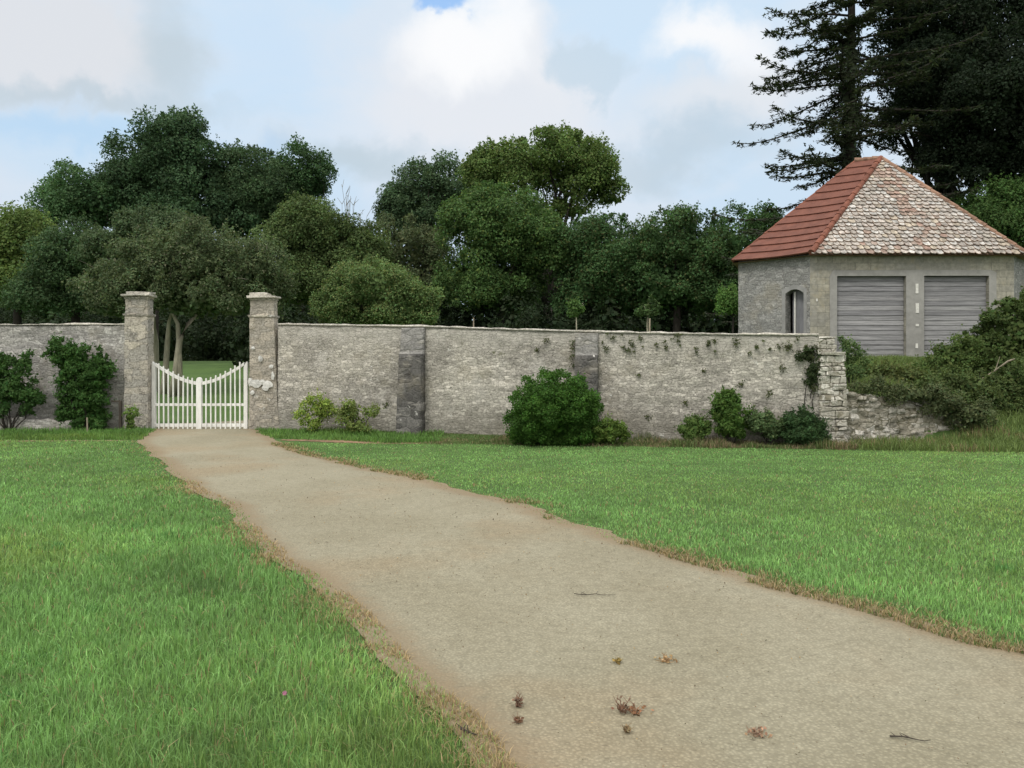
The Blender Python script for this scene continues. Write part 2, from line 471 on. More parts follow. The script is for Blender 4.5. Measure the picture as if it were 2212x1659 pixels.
# ------------------------------------------------------------------ terrain
WA, WB = (-5.89, 20.05), (6.55, 17.0)       # front line of the long wall
def wall_pt(x):
    """point on the long wall's front line behind photo column x"""
    r = (x - HORX) / FPX
    t = (r * WA[1] - WA[0]) / ((WB[0] - WA[0]) - r * (WB[1] - WA[1]))
    return t, WA[0] + t * (WB[0] - WA[0]), WA[1] + t * (WB[1] - WA[1])
def height(X, Y):
    X = np.asarray(X, float); Y = np.asarray(Y, float)
    dip = -0.10 * smooth(-5.5, -2.5, X) * smooth(11, 16.5, Y) * (1 - smooth(17.8, 19, Y))
    back = 1.85 * smooth(21, 44, Y)
    bank = 1.75 * smooth(15.6, 22.5, Y) * smooth(8.6, 10.6, X)
    shelf = (1.02 + .73 * smooth(17.7, 22.5, Y)) * smooth(17.35, 17.75, Y) * smooth(6.7, 7.1, X) * (1 - smooth(8.6, 10.6, X))
    terr = np.where(X > 6.7, bank + shelf, 0) 
    terr = np.where(Y > 17.6, np.maximum(terr, (1.0 + .75 * smooth(18, 23, Y)) * smooth(6.2, 7.0, X) * (1 - smooth(8.8, 10.6, X))), terr)
    h = np.maximum(back * (1 - smooth(6, 7, X)), terr) + dip
    h = np.where((X > 6.7) & (Y > 26), np.maximum(h, 1.75 + .1 * smooth(26, 44, Y)), h)
    return h
def hz(X, Y): return float(height(X, Y))

def ground_mat():
    m, k, b = new_mat('turf')
    co = k.node('ShaderNodeTexCoord').outputs['Object']
    n1 = k.noise(co, .8, 5, .6); n2 = k.noise(co, 9, 6, .7); n3 = k.noise(co, 60, 3, .6)
    c = k.mix(k.ramp(n1, .35, .65), (.050, .096, .023), (.068, .122, .030))
    c = k.mix(k.ramp(n2, .45, .75, 0, .5), c, (.05, .085, .02))
    c = k.mix(k.ramp(n3, .5, .8, 0, .4), c, (.11, .15, .05))
    k.l.new(c, b.inputs['Base Color'])
    bump(k, b, n3, .5, .03)
    return m
M['turf'] = ground_mat()
def grid_axis(parts):
    return np.unique(np.concatenate([np.linspace(a, b, n) for a, b, n in parts]).round(4))
gx = grid_axis([(-600, -60, 10), (-60, -16, 16), (-16, 20, 145), (20, 60, 16), (60, 600, 10)])
gy = grid_axis([(-40, 0, 8), (0, 15, 40), (15, 26, 120), (26, 60, 40), (60, 900, 14)])
GX, GY = np.meshgrid(gx, gy)
GZ = height(GX, GY) + (fbm(GX * .5, GY * .5, 3) - .5) * .12 * smooth(20, 24, GY)
nx, ny = len(gx), len(gy)
ii = (np.arange(ny - 1)[:, None] * nx + np.arange(nx - 1)[None, :]).ravel()
o = mesh_from('ground', np.stack([GX, GY, GZ], -1).reshape(-1, 3), [np.stack([ii, ii + 1, ii + nx + 1, ii + nx], -1)], M['turf'], smooth_=True)
tag(o, kind='structure')

# ------------------------------------------------------------------ drive
LE = [(345, 926), (310, 952), (345, 985), (400, 1030), (440, 1062), (520, 1098), (562, 1150), (620, 1200), (690, 1245), (760, 1310), (830, 1370), (885, 1430), (960, 1495), (1040, 1560), (1095, 1659)]
RE = [(536, 926), (600, 962), (690, 985), (800, 1015), (960, 1052), (1130, 1102), (1270, 1150), (1400, 1195), (1560, 1237), (1700, 1275), (1850, 1312), (2000, 1360), (2130, 1397), (2212, 1412)]
lp = sorted([ground_at(*p)[::-1] for p in LE] + [(1.0, .6), (-6, 2.6)]); rp = sorted([ground_at(*p)[::-1] for p in RE] + [(3.0, 4.2), (1.0, 6.1), (-6, 12)])
lp.append((24, lp[-1][1] - .1)); rp.append((24, rp[-1][1] + .1))
lY, lX = np.array(lp).T; rY, rX = np.array(rp).T
def edge_l(Y): 
    Y = np.asarray(Y, float)
    return np.interp(Y, lY, lX) + (fbm(Y * 2.2, Y * 0 + 3.3, 11) - .5) * .22 * np.clip(Y / 6, .5, 1.4)
def edge_r(Y):
    Y = np.asarray(Y, float)
    return np.interp(Y, rY, rX) + (fbm(Y * 2.6, Y * 0 + 8.1, 23) - .5) * .26 * np.clip(Y / 6, .5, 1.4)
def drive_mat():
    m, k, b = new_mat('sandy_drive')
    co = k.node('ShaderNodeTexCoord').outputs['Object']
    ed = k.node('ShaderNodeAttribute', attribute_name='tint').outputs['Fac']
    n1 = k.noise(k.scale(co, (1, .8, 1)), .7, 5, .6); n2 = k.noise(co, 14, 6, .7); n3 = k.noise(co, 95, 3, .65)
    c = k.mix(k.ramp(n1, .35, .65), (.258, .236, .166), (.300, .279, .204))
    c = k.mix(k.ramp(k.noise(k.vadd(co, (4, 4, 4)), .45, 4, .6), .48, .68, 0, .6), c, (.285, .225, .142))
    c = k.mix(.55, c, k.mix(k.ramp(n2, .3, .7), (.78, .77, .75), (1.16, 1.16, 1.16)), 'MULTIPLY')
    v = k.node('ShaderNodeTexVoronoi', feature='F1'); k.l.new(co, v.inputs['Vector']); v.inputs['Scale'].default_value = 55
    c = k.mix(.6, c, k.mix(k.ramp(v.outputs['Distance'], .15, .6), (1.12, 1.12, 1.12), (.68, .67, .65)), 'MULTIPLY')
    # dark grit specks
    sp = k.ramp(k.noise(k.scale(co, (24, 52, 24)), 1.0, 2, .5), .65, .73, 0, .5)
    c = k.mix(sp, c, (.10, .085, .06))
    ef = k.math('ADD', ed, k.math('MULTIPLY', k.math('SUBTRACT', n2, .5), .9))
    c = k.mix(k.ramp(ef, .35, 1.0, 0, .75), c, (.205, .155, .095))
    k.l.new(c, b.inputs['Base Color'])
    h = k.math('ADD', k.math('ADD', k.math('MULTIPLY', n3, .3), k.math('MULTIPLY', n2, .9)), k.math('MULTIPLY', v.outputs['Distance'], .35))
    bump(k, b, h, .55, .035)
    b.inputs['Roughness'].default_value = .95
    return m
ys = np.concatenate([np.linspace(-6, 2, 12), np.linspace(2.05, 12, 200), np.linspace(12.1, 24, 140)])
us = np.linspace(0, 1, 40)
padd = np.full(len(ys), .14)
el, er = edge_l(ys) - padd, edge_r(ys) + padd
PX = el[:, None] + (er - el)[:, None] * us[None, :]
PY = np.repeat(ys[:, None], len(us), 1)
dE = np.minimum(us[None, :], 1 - us[None, :]) * (er - el)[:, None]
PZ = height(PX, PY) + .010 + .02 * (fbm(PX * .8, PY * .8, 5) - .5) * smooth(0, .5, dE)
edgef = np.clip(1.15 - (dE - padd[:, None] * .55) / .42, 0, 1.2)
nx, ny = len(us), len(ys)
ii = (np.arange(ny - 1)[:, None] * nx + np.arange(nx - 1)[None, :]).ravel()
colr = np.repeat(edgef.reshape(-1, 1), 3, 1)
o = mesh_from('driveway_path', np.stack([PX, PY, PZ], -1).reshape(-1, 3), [np.stack([ii, ii + 1, ii + nx + 1, ii + nx], -1)], drive_mat(), smooth_=True, col=colr)
tag(o, kind='structure')

def soil_strip(name, pts, wid, seed):
    """a narrow bare strip of earth lying on the turf"""
    P = np.array(pts, float); n = 90
    tt = np.linspace(0, 1, n); seg = np.linspace(0, 1, len(P))
    X = np.interp(tt, seg, P[:, 0]); Y = np.interp(tt, seg, P[:, 1])
    hw = wid * (.35 + .9 * fbm(tt * 30, tt * 0, seed)) * np.sin(np.pi * np.clip(tt, .02, .98)) ** .3
    V = []
    for s_ in (-1, -.3, .3, 1):
        V.append(np.stack([X, Y + s_ * hw, height(X, Y + s_ * hw) + .008], -1))
    V = np.concatenate(V)
    F = []
    for r_ in range(3):
        i = np.arange(n - 1) + r_ * n
        F.append(np.stack([i, i + 1, i + n + 1, i + n], -1))
    o = mesh_from(name, V, [np.concatenate(F)], M['soil'], smooth_=True)
    tag(o, kind='structure')
M['soil'] = plain_mat('bare_soil', (.19, .125, .075), .4, 14, .95)
soil_strip('soil_strip', [(-5.0, 17.25), (-3.6, 17.5), (-2.0, 17.45)], .30, 3)
soil_strip('soil_strip', [(-14, 17.05), (-11, 16.9), (-8.2, 17.0)], .14, 5)

# ------------------------------------------------------------------ grass
rng = np.random.default_rng(5)
def blades(name, X, Y, H, Wd, C, lean=.5, mat=None, label=None, seed=1):
    r = np.random.default_rng(seed); n = len(X)
    Z = height(X, Y) + .004
    ang = r.uniform(0, 2 * np.pi, n); d = np.stack([np.cos(ang), np.sin(ang), np.zeros(n)], -1)
    fa = ang + r.uniform(-1.2, 1.2, n) + np.pi / 2
    s = np.stack([np.cos(fa), np.sin(fa), np.zeros(n)], -1) * (Wd * .5)[:, None]
    ln = (np.abs(r.normal(0, lean, n)) * H)[:, None]
    base = np.stack([X, Y, Z], -1); up = np.array([0, 0, 1.0])
    mid = base + up * (H * .55)[:, None] + d * ln * .32
    tip = base + up * (H * np.clip(1 - .25 * ln[:, 0] / np.maximum(H, 1e-4), .45, 1))[:, None] + d * ln
    V = np.stack([base - s, base + s, mid + s * .8, mid - s * .8, tip], 1).reshape(-1, 3)
    i = np.arange(n) * 5
    cc = C[:, None, :] * np.array([.75, .75, 1, 1, 1.1])[None, :, None]
    cc = np.repeat(C[:, None, :], 5, 1)
    return mesh_from(name, V, [np.stack([i, i + 1, i + 2, i + 3], -1), np.stack([i + 3, i + 2, i + 4], -1)], mat or M['blade'], col=cc.reshape(-1, 3))
def in_drive(X, Y, pad=0.0):
    return (X > edge_l(Y) - pad) & (X < edge_r(Y) + pad)
def green(X, Y, r, base, var=.25):
    n = fbm(X * .7, Y * .7, 31); n2 = fbm(X * 4.5, Y * 4.5, 41)
    n3 = fbm(X * 1.6, Y * 1.6, 61)
    v = (1 + (n - .5) * .5 + (n2 - .5) * .6 + (n3 - .5) * .45) * (1 + r.normal(0, var, len(X)))
    c_ = np.array(base)[None, :] * np.clip(v, .35, 1.9)[:, None]
    yel = np.clip((fbm(X * .45, Y * .45, 77) - .48) * 1.3 + r.normal(0, .16, len(X)), 0, 1)
    c_[:, 0] *= 1 + .45 * yel; c_[:, 2] *= 1 - .15 * yel
    return c_
N = 520000
Yg = np.exp(rng.uniform(np.log(2.5), np.log(17.6), N)); Xg = rng.uniform(-1, 1, N) * (.72 * Yg + 2.4)
far_lim = np.where(Xg < -5, 17.0 + (fbm(Xg * 1.3, Xg * 0, 9) - .5) * .3, np.interp(Xg, [-5, -3, 0, 4, 7, 9, 14], [16.5, 17.45, 17.15, 16.6, 15.9, 15.6, 15.1]) + (fbm(Xg * 1.3, Xg * 0, 9) - .5) * .3)
keep = ~in_drive(Xg, Yg, -.02) & (Yg < far_lim)
# thin the edge so that it frays
dl = np.minimum(np.abs(Xg - edge_l(Yg)), np.abs(Xg - edge_r(Yg)))
keep &= (rng.uniform(0, 1, N) < .55 + .45 * smooth(0, .22, dl + .25 * (fbm(Xg * 5, Yg * 5, 13) - .5)))
Xg, Yg, dl = Xg[keep], Yg[keep], dl[keep]
left = Xg < edge_l(Yg)
tall = np.where(left, .062, .042) * (1 - .5 * smooth(5, 13, Yg)) * (.6 + .9 * fbm(Xg * 1.6, Yg * 1.6, 55))
tall *= .45 + .55 * smooth(0, .5, dl)
Hh = tall * rng.uniform(.55, 1.35, len(Xg))
Cg = green(Xg, Yg, rng, (.200, .365, .118))
dry = np.clip((1 - smooth(.02, .42, dl + .5 * (fbm(Xg * 2.2, Yg * 2.2, 15) - .5))) , 0, 1) * np.where(Yg > 0, .9, 0)
patch = smooth(.40, .58, fbm(Xg * 1.1, Yg * 1.1, 64))
dry = dry * (.25 + .75 * patch)
isdry = rng.uniform(0, 1, len(Xg)) < dry
dc = np.array((.36, .27, .15))[None, :] * rng.uniform(.6, 1.25, (len(Xg), 1))
# scattered straw blades in the lawn
isdry |= rng.uniform(0, 1, len(Xg)) < .03
g1 = ~isdry
o = blades('lawn_grass', Xg[g1], Yg[g1], Hh[g1], (.0008 * Yg + .0010)[g1] * rng.uniform(.6, 1.4, g1.sum()), Cg[g1], .55, seed=2)
tag(o, 'mown green lawn grass on both sides of the sandy drive', 'grass', kind='stuff')
o = blades('dry_grass', Xg[isdry], Yg[isdry], Hh[isdry] * .95, (.0011 * Yg + .0012)[isdry], dc[isdry], .8, seed=3)
tag(o, 'straw coloured dry grass fringing the edges of the drive', 'grass', kind='stuff')
# ragged dry tufts along the far edge of the drive
n = 11000
Yd = np.exp(rng.uniform(np.log(3.6), np.log(16.5), n)); Xd = edge_r(Yd) + np.abs(rng.normal(0, .16, n)) * np.clip(Yd / 6, .7, 1.6) - .05
k_ = fbm(Xd * 1.5, Yd * 1.5, 91) > .46
Xd, Yd = Xd[k_], Yd[k_]
o = blades('dry_fringe', Xd, Yd, rng.uniform(.02, .062, len(Xd)), .0012 * Yd + .001, np.where((rng.uniform(0, 1, len(Xd)) < .3)[:, None], np.array((.13, .19, .06)), np.array((.36, .28, .16)))[:, :] * rng.uniform(.55, 1.3, (len(Xd), 1)), .9, seed=4)
tag(o, 'brown dried grass tufts along the lawn edge of the drive', 'grass', kind='stuff')

tx, ty, th = [], [], []
for i in range(34):
    yy = math.exp(random.uniform(math.log(3.0), math.log(9))); xx = random.uniform(-.7, .1) * yy
    if i % 4 == 0: xx = random.uniform(.3, .75) * yy
    if bool(in_drive(xx, yy, .15)): continue
    q = random.randint(40, 110); sp_ = random.uniform(.04, .12)
    tx.append(rng.normal(xx, sp_, q)); ty.append(rng.normal(yy, sp_, q)); th.append(rng.uniform(.05, .15, q) * random.uniform(.45, .8))
tx, ty, th = map(np.concatenate, (tx, ty, th)); kk = ~in_drive(tx, ty, 0); tx, ty, th = tx[kk], ty[kk], th[kk]
o = blades('grass_tufts', tx, ty, th, .0009 * ty + .0015, np.array((.115, .26, .075))[None, :] * rng.uniform(.55, 1.4, (len(tx), 1)), .9, seed=46)
tag(o, 'longer darker grass tufts scattered in the near lawn', 'grass', kind='stuff')
n = 6500
Ys = np.exp(rng.uniform(np.log(2.9), np.log(11), n)); Xs = edge_l(Ys) + .04 * np.clip(Ys / 5, .6, 1.6) - np.abs(rng.normal(0, .22, n)) * np.clip(Ys / 5, .6, 1.8)
k_ = (fbm(Xs * 1.5, Ys * 1.5, 191) > .53) | ((Ys < 3.9) & (Xs > -.75) & (fbm(Xs * 3, Ys * 3, 5) > .4))
Xs, Ys = Xs[k_], Ys[k_]
o = blades('straw_grass', Xs, Ys, rng.uniform(.015, .05, len(Xs)), .0011 * Ys + .001, np.array((.42, .32, .18))[None, :] * rng.uniform(.6, 1.2, (len(Xs), 1)), 1.0, seed=44)
tag(o, 'pale straw patches fraying the long grass side of the drive', 'grass', kind='stuff')

# ------------------------------------------------------------------ leaf and tree builders
def leaf_mesh(name, P, Nn, S, C, mat, parent, seed=0, long=1.5):
    r = np.random.default_rng(seed); n = len(P)
    Nn = Nn / np.maximum(np.linalg.norm(Nn, axis=1, keepdims=True), 1e-6)
    t = r.normal(0, 1, (n, 3)); t -= Nn * (t * Nn).sum(1, keepdims=True)
    t /= np.maximum(np.linalg.norm(t, axis=1, keepdims=True), 1e-6)
    b = np.cross(Nn, t); S = S[:, None]
    V = np.stack([P - t * S * long * .5, P + b * S * .5 - Nn * S * .12, P + t * S * long * .5, P - b * S * .5 - Nn * S * .12], 1).reshape(-1, 3)
    i = np.arange(n) * 4
    return mesh_from(name, V, [np.stack([i, i + 1, i + 2, i + 3], -1)], mat, parent, col=np.repeat(C, 4, 0))
def rand_dir(r, n):
    d = r.normal(0, 1, (n, 3)); return d / np.linalg.norm(d, axis=1, keepdims=True)
def crown_points(blobs, nsub, subr, n, seed, inner=.12, up=.35, spread=.55, holes=0.0, flat=1.0, low=-.5, sprays=1.0):
    """leaf positions: clumps sit on the surface of a few big lobes"""
    r = np.random.default_rng(seed); B = np.array(blobs, float)
    area = (B[:, 3] * B[:, 5]) ** 1.0; pr = area / area.sum()
    cs, od = [], []
    while len(cs) < nsub:
        j = r.choice(len(B), p=pr); d = rand_dir(r, 1)[0]
        if d[2] < low: continue
        c0 = B[j, :3] + d * B[j, 3:] * r.uniform(.70, 1.10)
        q = (((c0 - B[:, :3]) / B[:, 3:]) ** 2).sum(1); q[j] = 9
        if q.min() < .45: continue
        if holes and mnoise.noise(Vector(c0 * .45) + Vector((seed, 0, 0))) < -.5 + holes: continue
        cs.append(c0); od.append(d)
    cs = np.array(cs); od = np.array(od)
    rr = subr * r.uniform(.4, 1.4, nsub)
    wgt = rr ** 2; wgt /= wgt.sum()
    k = r.choice(nsub, n, p=wgt)
    d = rand_dir(r, n) + od[k] * .45 + np.array([0, 0, .25]); d /= np.linalg.norm(d, axis=1, keepdims=True)
    rad = rr[k] * (1 - spread * r.uniform(0, 1, n) ** 2) * (1 + .12 * np.abs(r.normal(0, 1, n)) * (r.uniform(0, 1, n) < .2))
    P = cs[k] + d * rad[:, None] * np.array([1, 1, .8 * flat])
    # leafy shoots that break the outline
    ns = nsub * 7; ks = r.integers(0, nsub, ns)
    ds = rand_dir(r, ns) * .8 + od[ks] * .6 + np.array([0, 0, .45]); ds /= np.linalg.norm(ds, axis=1, keepdims=True)
    ls = rr[ks] * r.uniform(.25, .95, ns) * sprays
    m_ = r.uniform(0, 1, n) < .30; q = r.integers(0, ns, n)
    f = r.uniform(-.3, 1, n)
    Ps = cs[ks[q]] + ds[q] * (rr[ks[q]] * .8 + ls[q] * f)[:, None] + r.normal(0, 1, (n, 3)) * (rr[ks[q]] * .13 * (1.1 - .7 * np.clip(f, 0, 1)))[:, None]
    P = np.where(m_[:, None], Ps, P); k = np.where(m_, ks[q], k)
    Nn = d * .7 + r.normal(0, .5, (n, 3)) + np.array([0, 0, up])
    ni = int(n * inner); Pi = Ni = None
    if ni:
        j = r.choice(len(B), ni, p=pr); d2 = rand_dir(r, ni)
        Pi = B[j, :3] + d2 * B[j, 3:] * (r.uniform(.15, .72, ni) ** .6)[:, None]; Ni = d2 + r.normal(0, .5, (ni, 3))
    shade = r.uniform(.75, 1.25, nsub)[k]
    return P, Nn, shade, Pi, Ni, cs
def leaf_cols(r, n, base, var, alt=None, altp=.0, shade=None):
    v = np.clip(1 + r.normal(0, var, n), .4, 1.9)
    if shade is not None: v = v * shade
    C = np.array(base)[None, :] * v[:, None]
    C[:, 0] *= 1 + r.normal(0, .10, n)
    if alt is not None:
        m_ = r.uniform(0, 1, n) < altp
        C[m_] = np.array(alt) * v[m_][:, None]
    return np.clip(C, .004, .9)
def make_crown(name, blobs, nsub, subr, n, leaf, base, parent, seed, var=.15, alt=None, altp=.05, big=2.0, mat=None, long=1.5, **kw):
    n = int(n * 2.0); leaf = leaf * .66
    base = tuple(b_ * g_ for b_, g_ in zip(base, (1.75, 2.2, 1.7)))
    P, Nn, sh, Pi, Ni, cs = crown_points(blobs, nsub, subr, n, seed, **kw)
    r = np.random.default_rng(seed + 99)
    S = leaf * r.uniform(.55, 1.4, len(P)); C = leaf_cols(r, len(P), base, var, alt, altp, sh)
    if Pi is not None:
        P = np.concatenate([P, Pi]); Nn = np.concatenate([Nn, Ni])
        S = np.concatenate([S, leaf * big * r.uniform(.7, 1.3, len(Pi))]); C = np.concatenate([C, leaf_cols(r, len(Pi), base, var)])
    return leaf_mesh(name, P, Nn, S, C, mat or M['leaf'], parent, seed, long), cs
def wiggle(p0, p1, n, amp, r):
    p0, p1 = Vector(p0), Vector(p1); L = (p1 - p0).length
    return [p0.lerp(p1, i / n) + (Vector((r.uniform(-1, 1), r.uniform(-1, 1), r.uniform(-.5, .5))) * amp * L * math.sin(math.pi * i / n) if 0 < i < n else Vector()) for i in range(n + 1)]
def make_trunk(base, fork, targets, rad, parent, mat, seed, stems=None):
    r = random.Random(seed); bm = bmesh.new()
    base, fork = Vector(base), Vector(fork)
    if stems is None:
        add_tube(bm, [base + Vector((0, 0, -.2)), base + Vector((0, 0, .25)), base.lerp(fork, .5), fork], [rad * 1.5, rad * 1.1, rad * .9, rad * .8], 10)
    for t in targets:
        pts = wiggle(fork, t, 5, .08, r); pts = [p + Vector((0, 0, .12 * (fork - Vector(t)).length * math.sin(math.pi * i / 5) * .5)) for i, p in enumerate(pts)]
        rr = rad * r.uniform(.35, .6)
        add_tube(bm, pts, [rr * (1 - .8 * i / 5) for i in range(6)], 6)
    return bm_obj('trunk', bm, mat, parent, True)
def tree(name, label, lobes, Y, base, leaf, n, nsub, subr, seed, dy=.8, cat='tree', group=None, trunk_px=None, rad=.25, bark=None, ntarg=9, **kw):
    """lobes: (x, y, rx, ry[, dY]) measured on the photo, set at distance Y"""
    bl = []
    for L in lobes:
        d = Y + (L[4] if len(L) > 4 else 0)
        c_ = at(L[0], L[1], d); rx, rz = L[2] * d / FPX, L[3] * d / FPX
        rx = max(.5 * rx, rx - .35 * subr); rz = max(.5 * rz, rz - .55 * subr)
        bl.append((c_.x, c_.y, c_.z, rx, min(rx, rz * 1.3) * dy + .2 * rx, rz))
    cx = at(trunk_px, 0, Y).x if trunk_px else bl[0][0]
    root = Vector((cx, Y, hz(cx, Y)))
    t = empty(name, root, label, cat, group)
    kw.setdefault('sprays', .62)
    cr, cs = make_crown('crown', bl, int(nsub * 1.25), subr * .9, int(n * 1.35), leaf * .84, base, t, seed, **kw)
    r = random.Random(seed)
    tg = [cs[r.randrange(len(cs))] for _ in range(ntarg)]
    zc = min(b[2] - b[5] * .5 for b in bl)
    fork = Vector((cx + .1, Y, max(root.z + .5, min(zc, root.z + 4.0))))
    make_trunk(root, fork, tg, rad, t, bark or M['bark'], seed)
    return t
DARK = (.030, .054, .023); MID = (.046, .078, .028); OLIVE = (.070, .088, .034); BRIGHT = (.064, .118, .030); LIGHT = (.095, .128, .044); GREY = (.062, .076, .044)

# ---- distant belt of trees
GB = 'trees behind the long stone wall'
tree('oak_tree', 'tallest dark dome-shaped evergreen oak standing furthest above the gate', [(375, 365, 95, 125), (280, 410, 80, 100), (465, 400, 30, 90), (390, 470, 150, 70), (225, 460, 70, 60)], 62, (.030, .046, .026), .23, 30000, 150, 1.25, 11, group=GB, inner=.16, var=.2)
tree('oak_tree', 'thin open-crowned tree with sky gaps beside the dark evergreen dome', [(160, 430, 62, 75), (115, 470, 32, 50), (210, 440, 45, 60)], 60, (.045, .070, .036), .21, 6500, 55, .95, 12, group=GB, inner=.06, holes=.2, ntarg=16, rad=.18, trunk_px=180)
tree('oak_tree', 'soft rounded dark green tree touching the right flank of the evergreen dome', [(545, 405, 78, 88), (520, 470, 80, 60)], 64, (.034, .048, .027), .2, 15000, 90, 1.1, 13, group=GB, inner=.15)
tree('oak_tree', 'flat-topped dark tree at the end of the far dark clump, small sky gaps', [(650, 385, 65, 68), (690, 400, 28, 40), (620, 450, 60, 60)], 67, (.028, .046, .022), .22, 9500, 70, 1.0, 14, group=GB, inner=.08, holes=.12, ntarg=14)
tree('hawthorn_tree', 'yellowish green bushy tree over the wall at the edge of the view', [(35, 540, 75, 85), (60, 620, 90, 80), (-40, 560, 80, 100)], 44, (.068, .082, .028), .17, 15000, 90, .85, 15, group=GB)
tree('holly_tree', 'low dark green bushy tree between the yellowish one and the olive crown', [(160, 570, 85, 85), (120, 640, 90, 60), (215, 640, 80, 60)], 41, (.032, .046, .024), .15, 16000, 110, .75, 16, group=GB)
tree('willow_tree', 'grey green loose tree rising between dark dome and gate thorn tree', [(330, 510, 80, 60), (250, 540, 60, 55), (400, 530, 60, 45)], 39, (.046, .056, .034), .13, 14000, 110, .6, 17, group=GB)
tree('ash_tree', 'olive green bushy tree with bare twigs on its shoulder', [(690, 500, 75, 85), (640, 520, 75, 70), (760, 560, 75, 80), (680, 610, 120, 80)], 46, (.050, .060, .026), .16, 24000, 140, .8, 18, group=GB)
tree('elder_bush', 'pale yellow-green rounded bush just over the wall, lightest in the belt', [(810, 625, 85, 72), (750, 660, 70, 50), (880, 660, 70, 50), (820, 690, 120, 40)], 35, (.072, .090, .040), .11, 20000, 130, .55, 19, cat='bush', group=GB, alt=(.15, .17, .06), altp=.2)
tree('oak_tree', 'bluish dark rounded tree at the foot of the big spreading oak', [(905, 425, 78, 68), (870, 455, 55, 55), (960, 415, 70, 75), (900, 490, 80, 60)], 66, (.038, .052, .032), .22, 12000, 90, 1.0, 20, group=GB)
tree('thorn_tree', 'dull brownish small tree between the bluish tree and the pale bush', [(880, 540, 80, 75), (930, 600, 70, 80), (820, 560, 60, 60)], 50, (.052, .054, .032), .16, 9000, 70, .7, 21, group=GB)
tree('oak_tree', 'large spreading oak with yellow-green domed crown and sky gaps low on one side', [(1180, 345, 150, 66), (1110, 380, 110, 75), (1270, 400, 75, 55), (1320, 430, 45, 30), (1230, 455, 60, 35), (1150, 470, 80, 50)], 58, (.058, .074, .025), .22, 21000, 120, 1.05, 22, group=GB, inner=.06, holes=.16, ntarg=22, rad=.45, alt=(.11, .13, .04), altp=.06)
tree('lime_tree', 'fresh green full tree standing before the spreading oak', [(1080, 500, 110, 95), (1020, 470, 60, 60), (1150, 540, 90, 85), (1060, 620, 110, 85)], 47, (.040, .060, .022), .17, 30000, 170, .9, 23, group=GB, alt=(.13, .17, .04), altp=.06)
tree('beech_tree', 'broad dark hedge-like tree directly right of the fresh green tree', [(1330, 560, 100, 95), (1255, 530, 70, 60), (1280, 630, 90, 70), (1370, 640, 90, 70)], 46, (.034, .055, .024), .16, 20000, 130, .8, 24, group=GB, alt=(.075, .085, .03), altp=.12)
tree('beech_tree', 'broad dark hedge-like tree in the middle between oak and octagonal shed', [(1460, 530, 95, 80), (1440, 620, 100, 80), (1520, 610, 80, 80)], 44, (.036, .056, .025), .15, 20000, 130, .75, 25, group=GB, alt=(.08, .088, .032), altp=.12)
tree('beech_tree', 'broad dark hedge-like tree half hidden by the red roof slope', [(1600, 540, 105, 90), (1570, 640, 90, 80), (1680, 600, 90, 100), (1760, 580, 90, 100)], 45, (.036, .058, .024), .16, 20000, 130, .8, 26, group=GB)
tree('elder_bush', 'small bright green bush peeping out beside the grey shed wall', [(1580, 655, 26, 38)], 33, (.055, .085, .026), .09, 3000, 40, .3, 27, cat='bush', group=GB, rad=.05)
tree('laurel_bush', 'mid green leafy bush rising behind the old tiled roof', [(2150, 450, 80, 55), (2220, 430, 70, 50), (2120, 520, 100, 90), (2230, 530, 100, 110)], 34, (.036, .056, .019), .13, 16000, 120, .6, 28, cat='bush', group=GB)
# far wood closing every gap low down
fw = []
for i in range(26):
    x = -700 + i * 150
    fw.append((x + random.uniform(-40, 40), 640 + random.uniform(-15, 25), 130, 105 + random.uniform(-20, 20)))
bl = []
for L in fw:
    c_ = at(L[0], L[1], 80 + random.uniform(-3, 3)); kx = 80 / FPX
    bl.append((c_.x, c_.y, c_.z - 1.6, L[2] * kx, 3.0, L[3] * kx + 1.2))
o, _ = make_crown('far_wood', bl, 600, 1.5, 48000, .42, (.026, .040, .019), None, 40, inner=.8)
tag(o, 'dark far wood closing the view behind all the trees', 'wood', kind='stuff')
# shaded undergrowth below the crowns
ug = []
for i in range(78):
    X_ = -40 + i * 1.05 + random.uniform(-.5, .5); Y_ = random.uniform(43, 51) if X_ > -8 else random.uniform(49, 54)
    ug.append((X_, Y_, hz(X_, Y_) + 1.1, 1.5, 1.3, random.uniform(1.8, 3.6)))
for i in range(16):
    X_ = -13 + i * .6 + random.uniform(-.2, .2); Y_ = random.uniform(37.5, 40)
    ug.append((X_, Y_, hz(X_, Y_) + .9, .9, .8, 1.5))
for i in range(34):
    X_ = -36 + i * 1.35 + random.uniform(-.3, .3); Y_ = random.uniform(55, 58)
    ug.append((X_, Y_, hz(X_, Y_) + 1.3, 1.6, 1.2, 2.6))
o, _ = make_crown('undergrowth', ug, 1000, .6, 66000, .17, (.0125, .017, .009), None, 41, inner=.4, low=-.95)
tag(o, 'dark shaded undergrowth beneath the tree belt', 'undergrowth', kind='stuff')

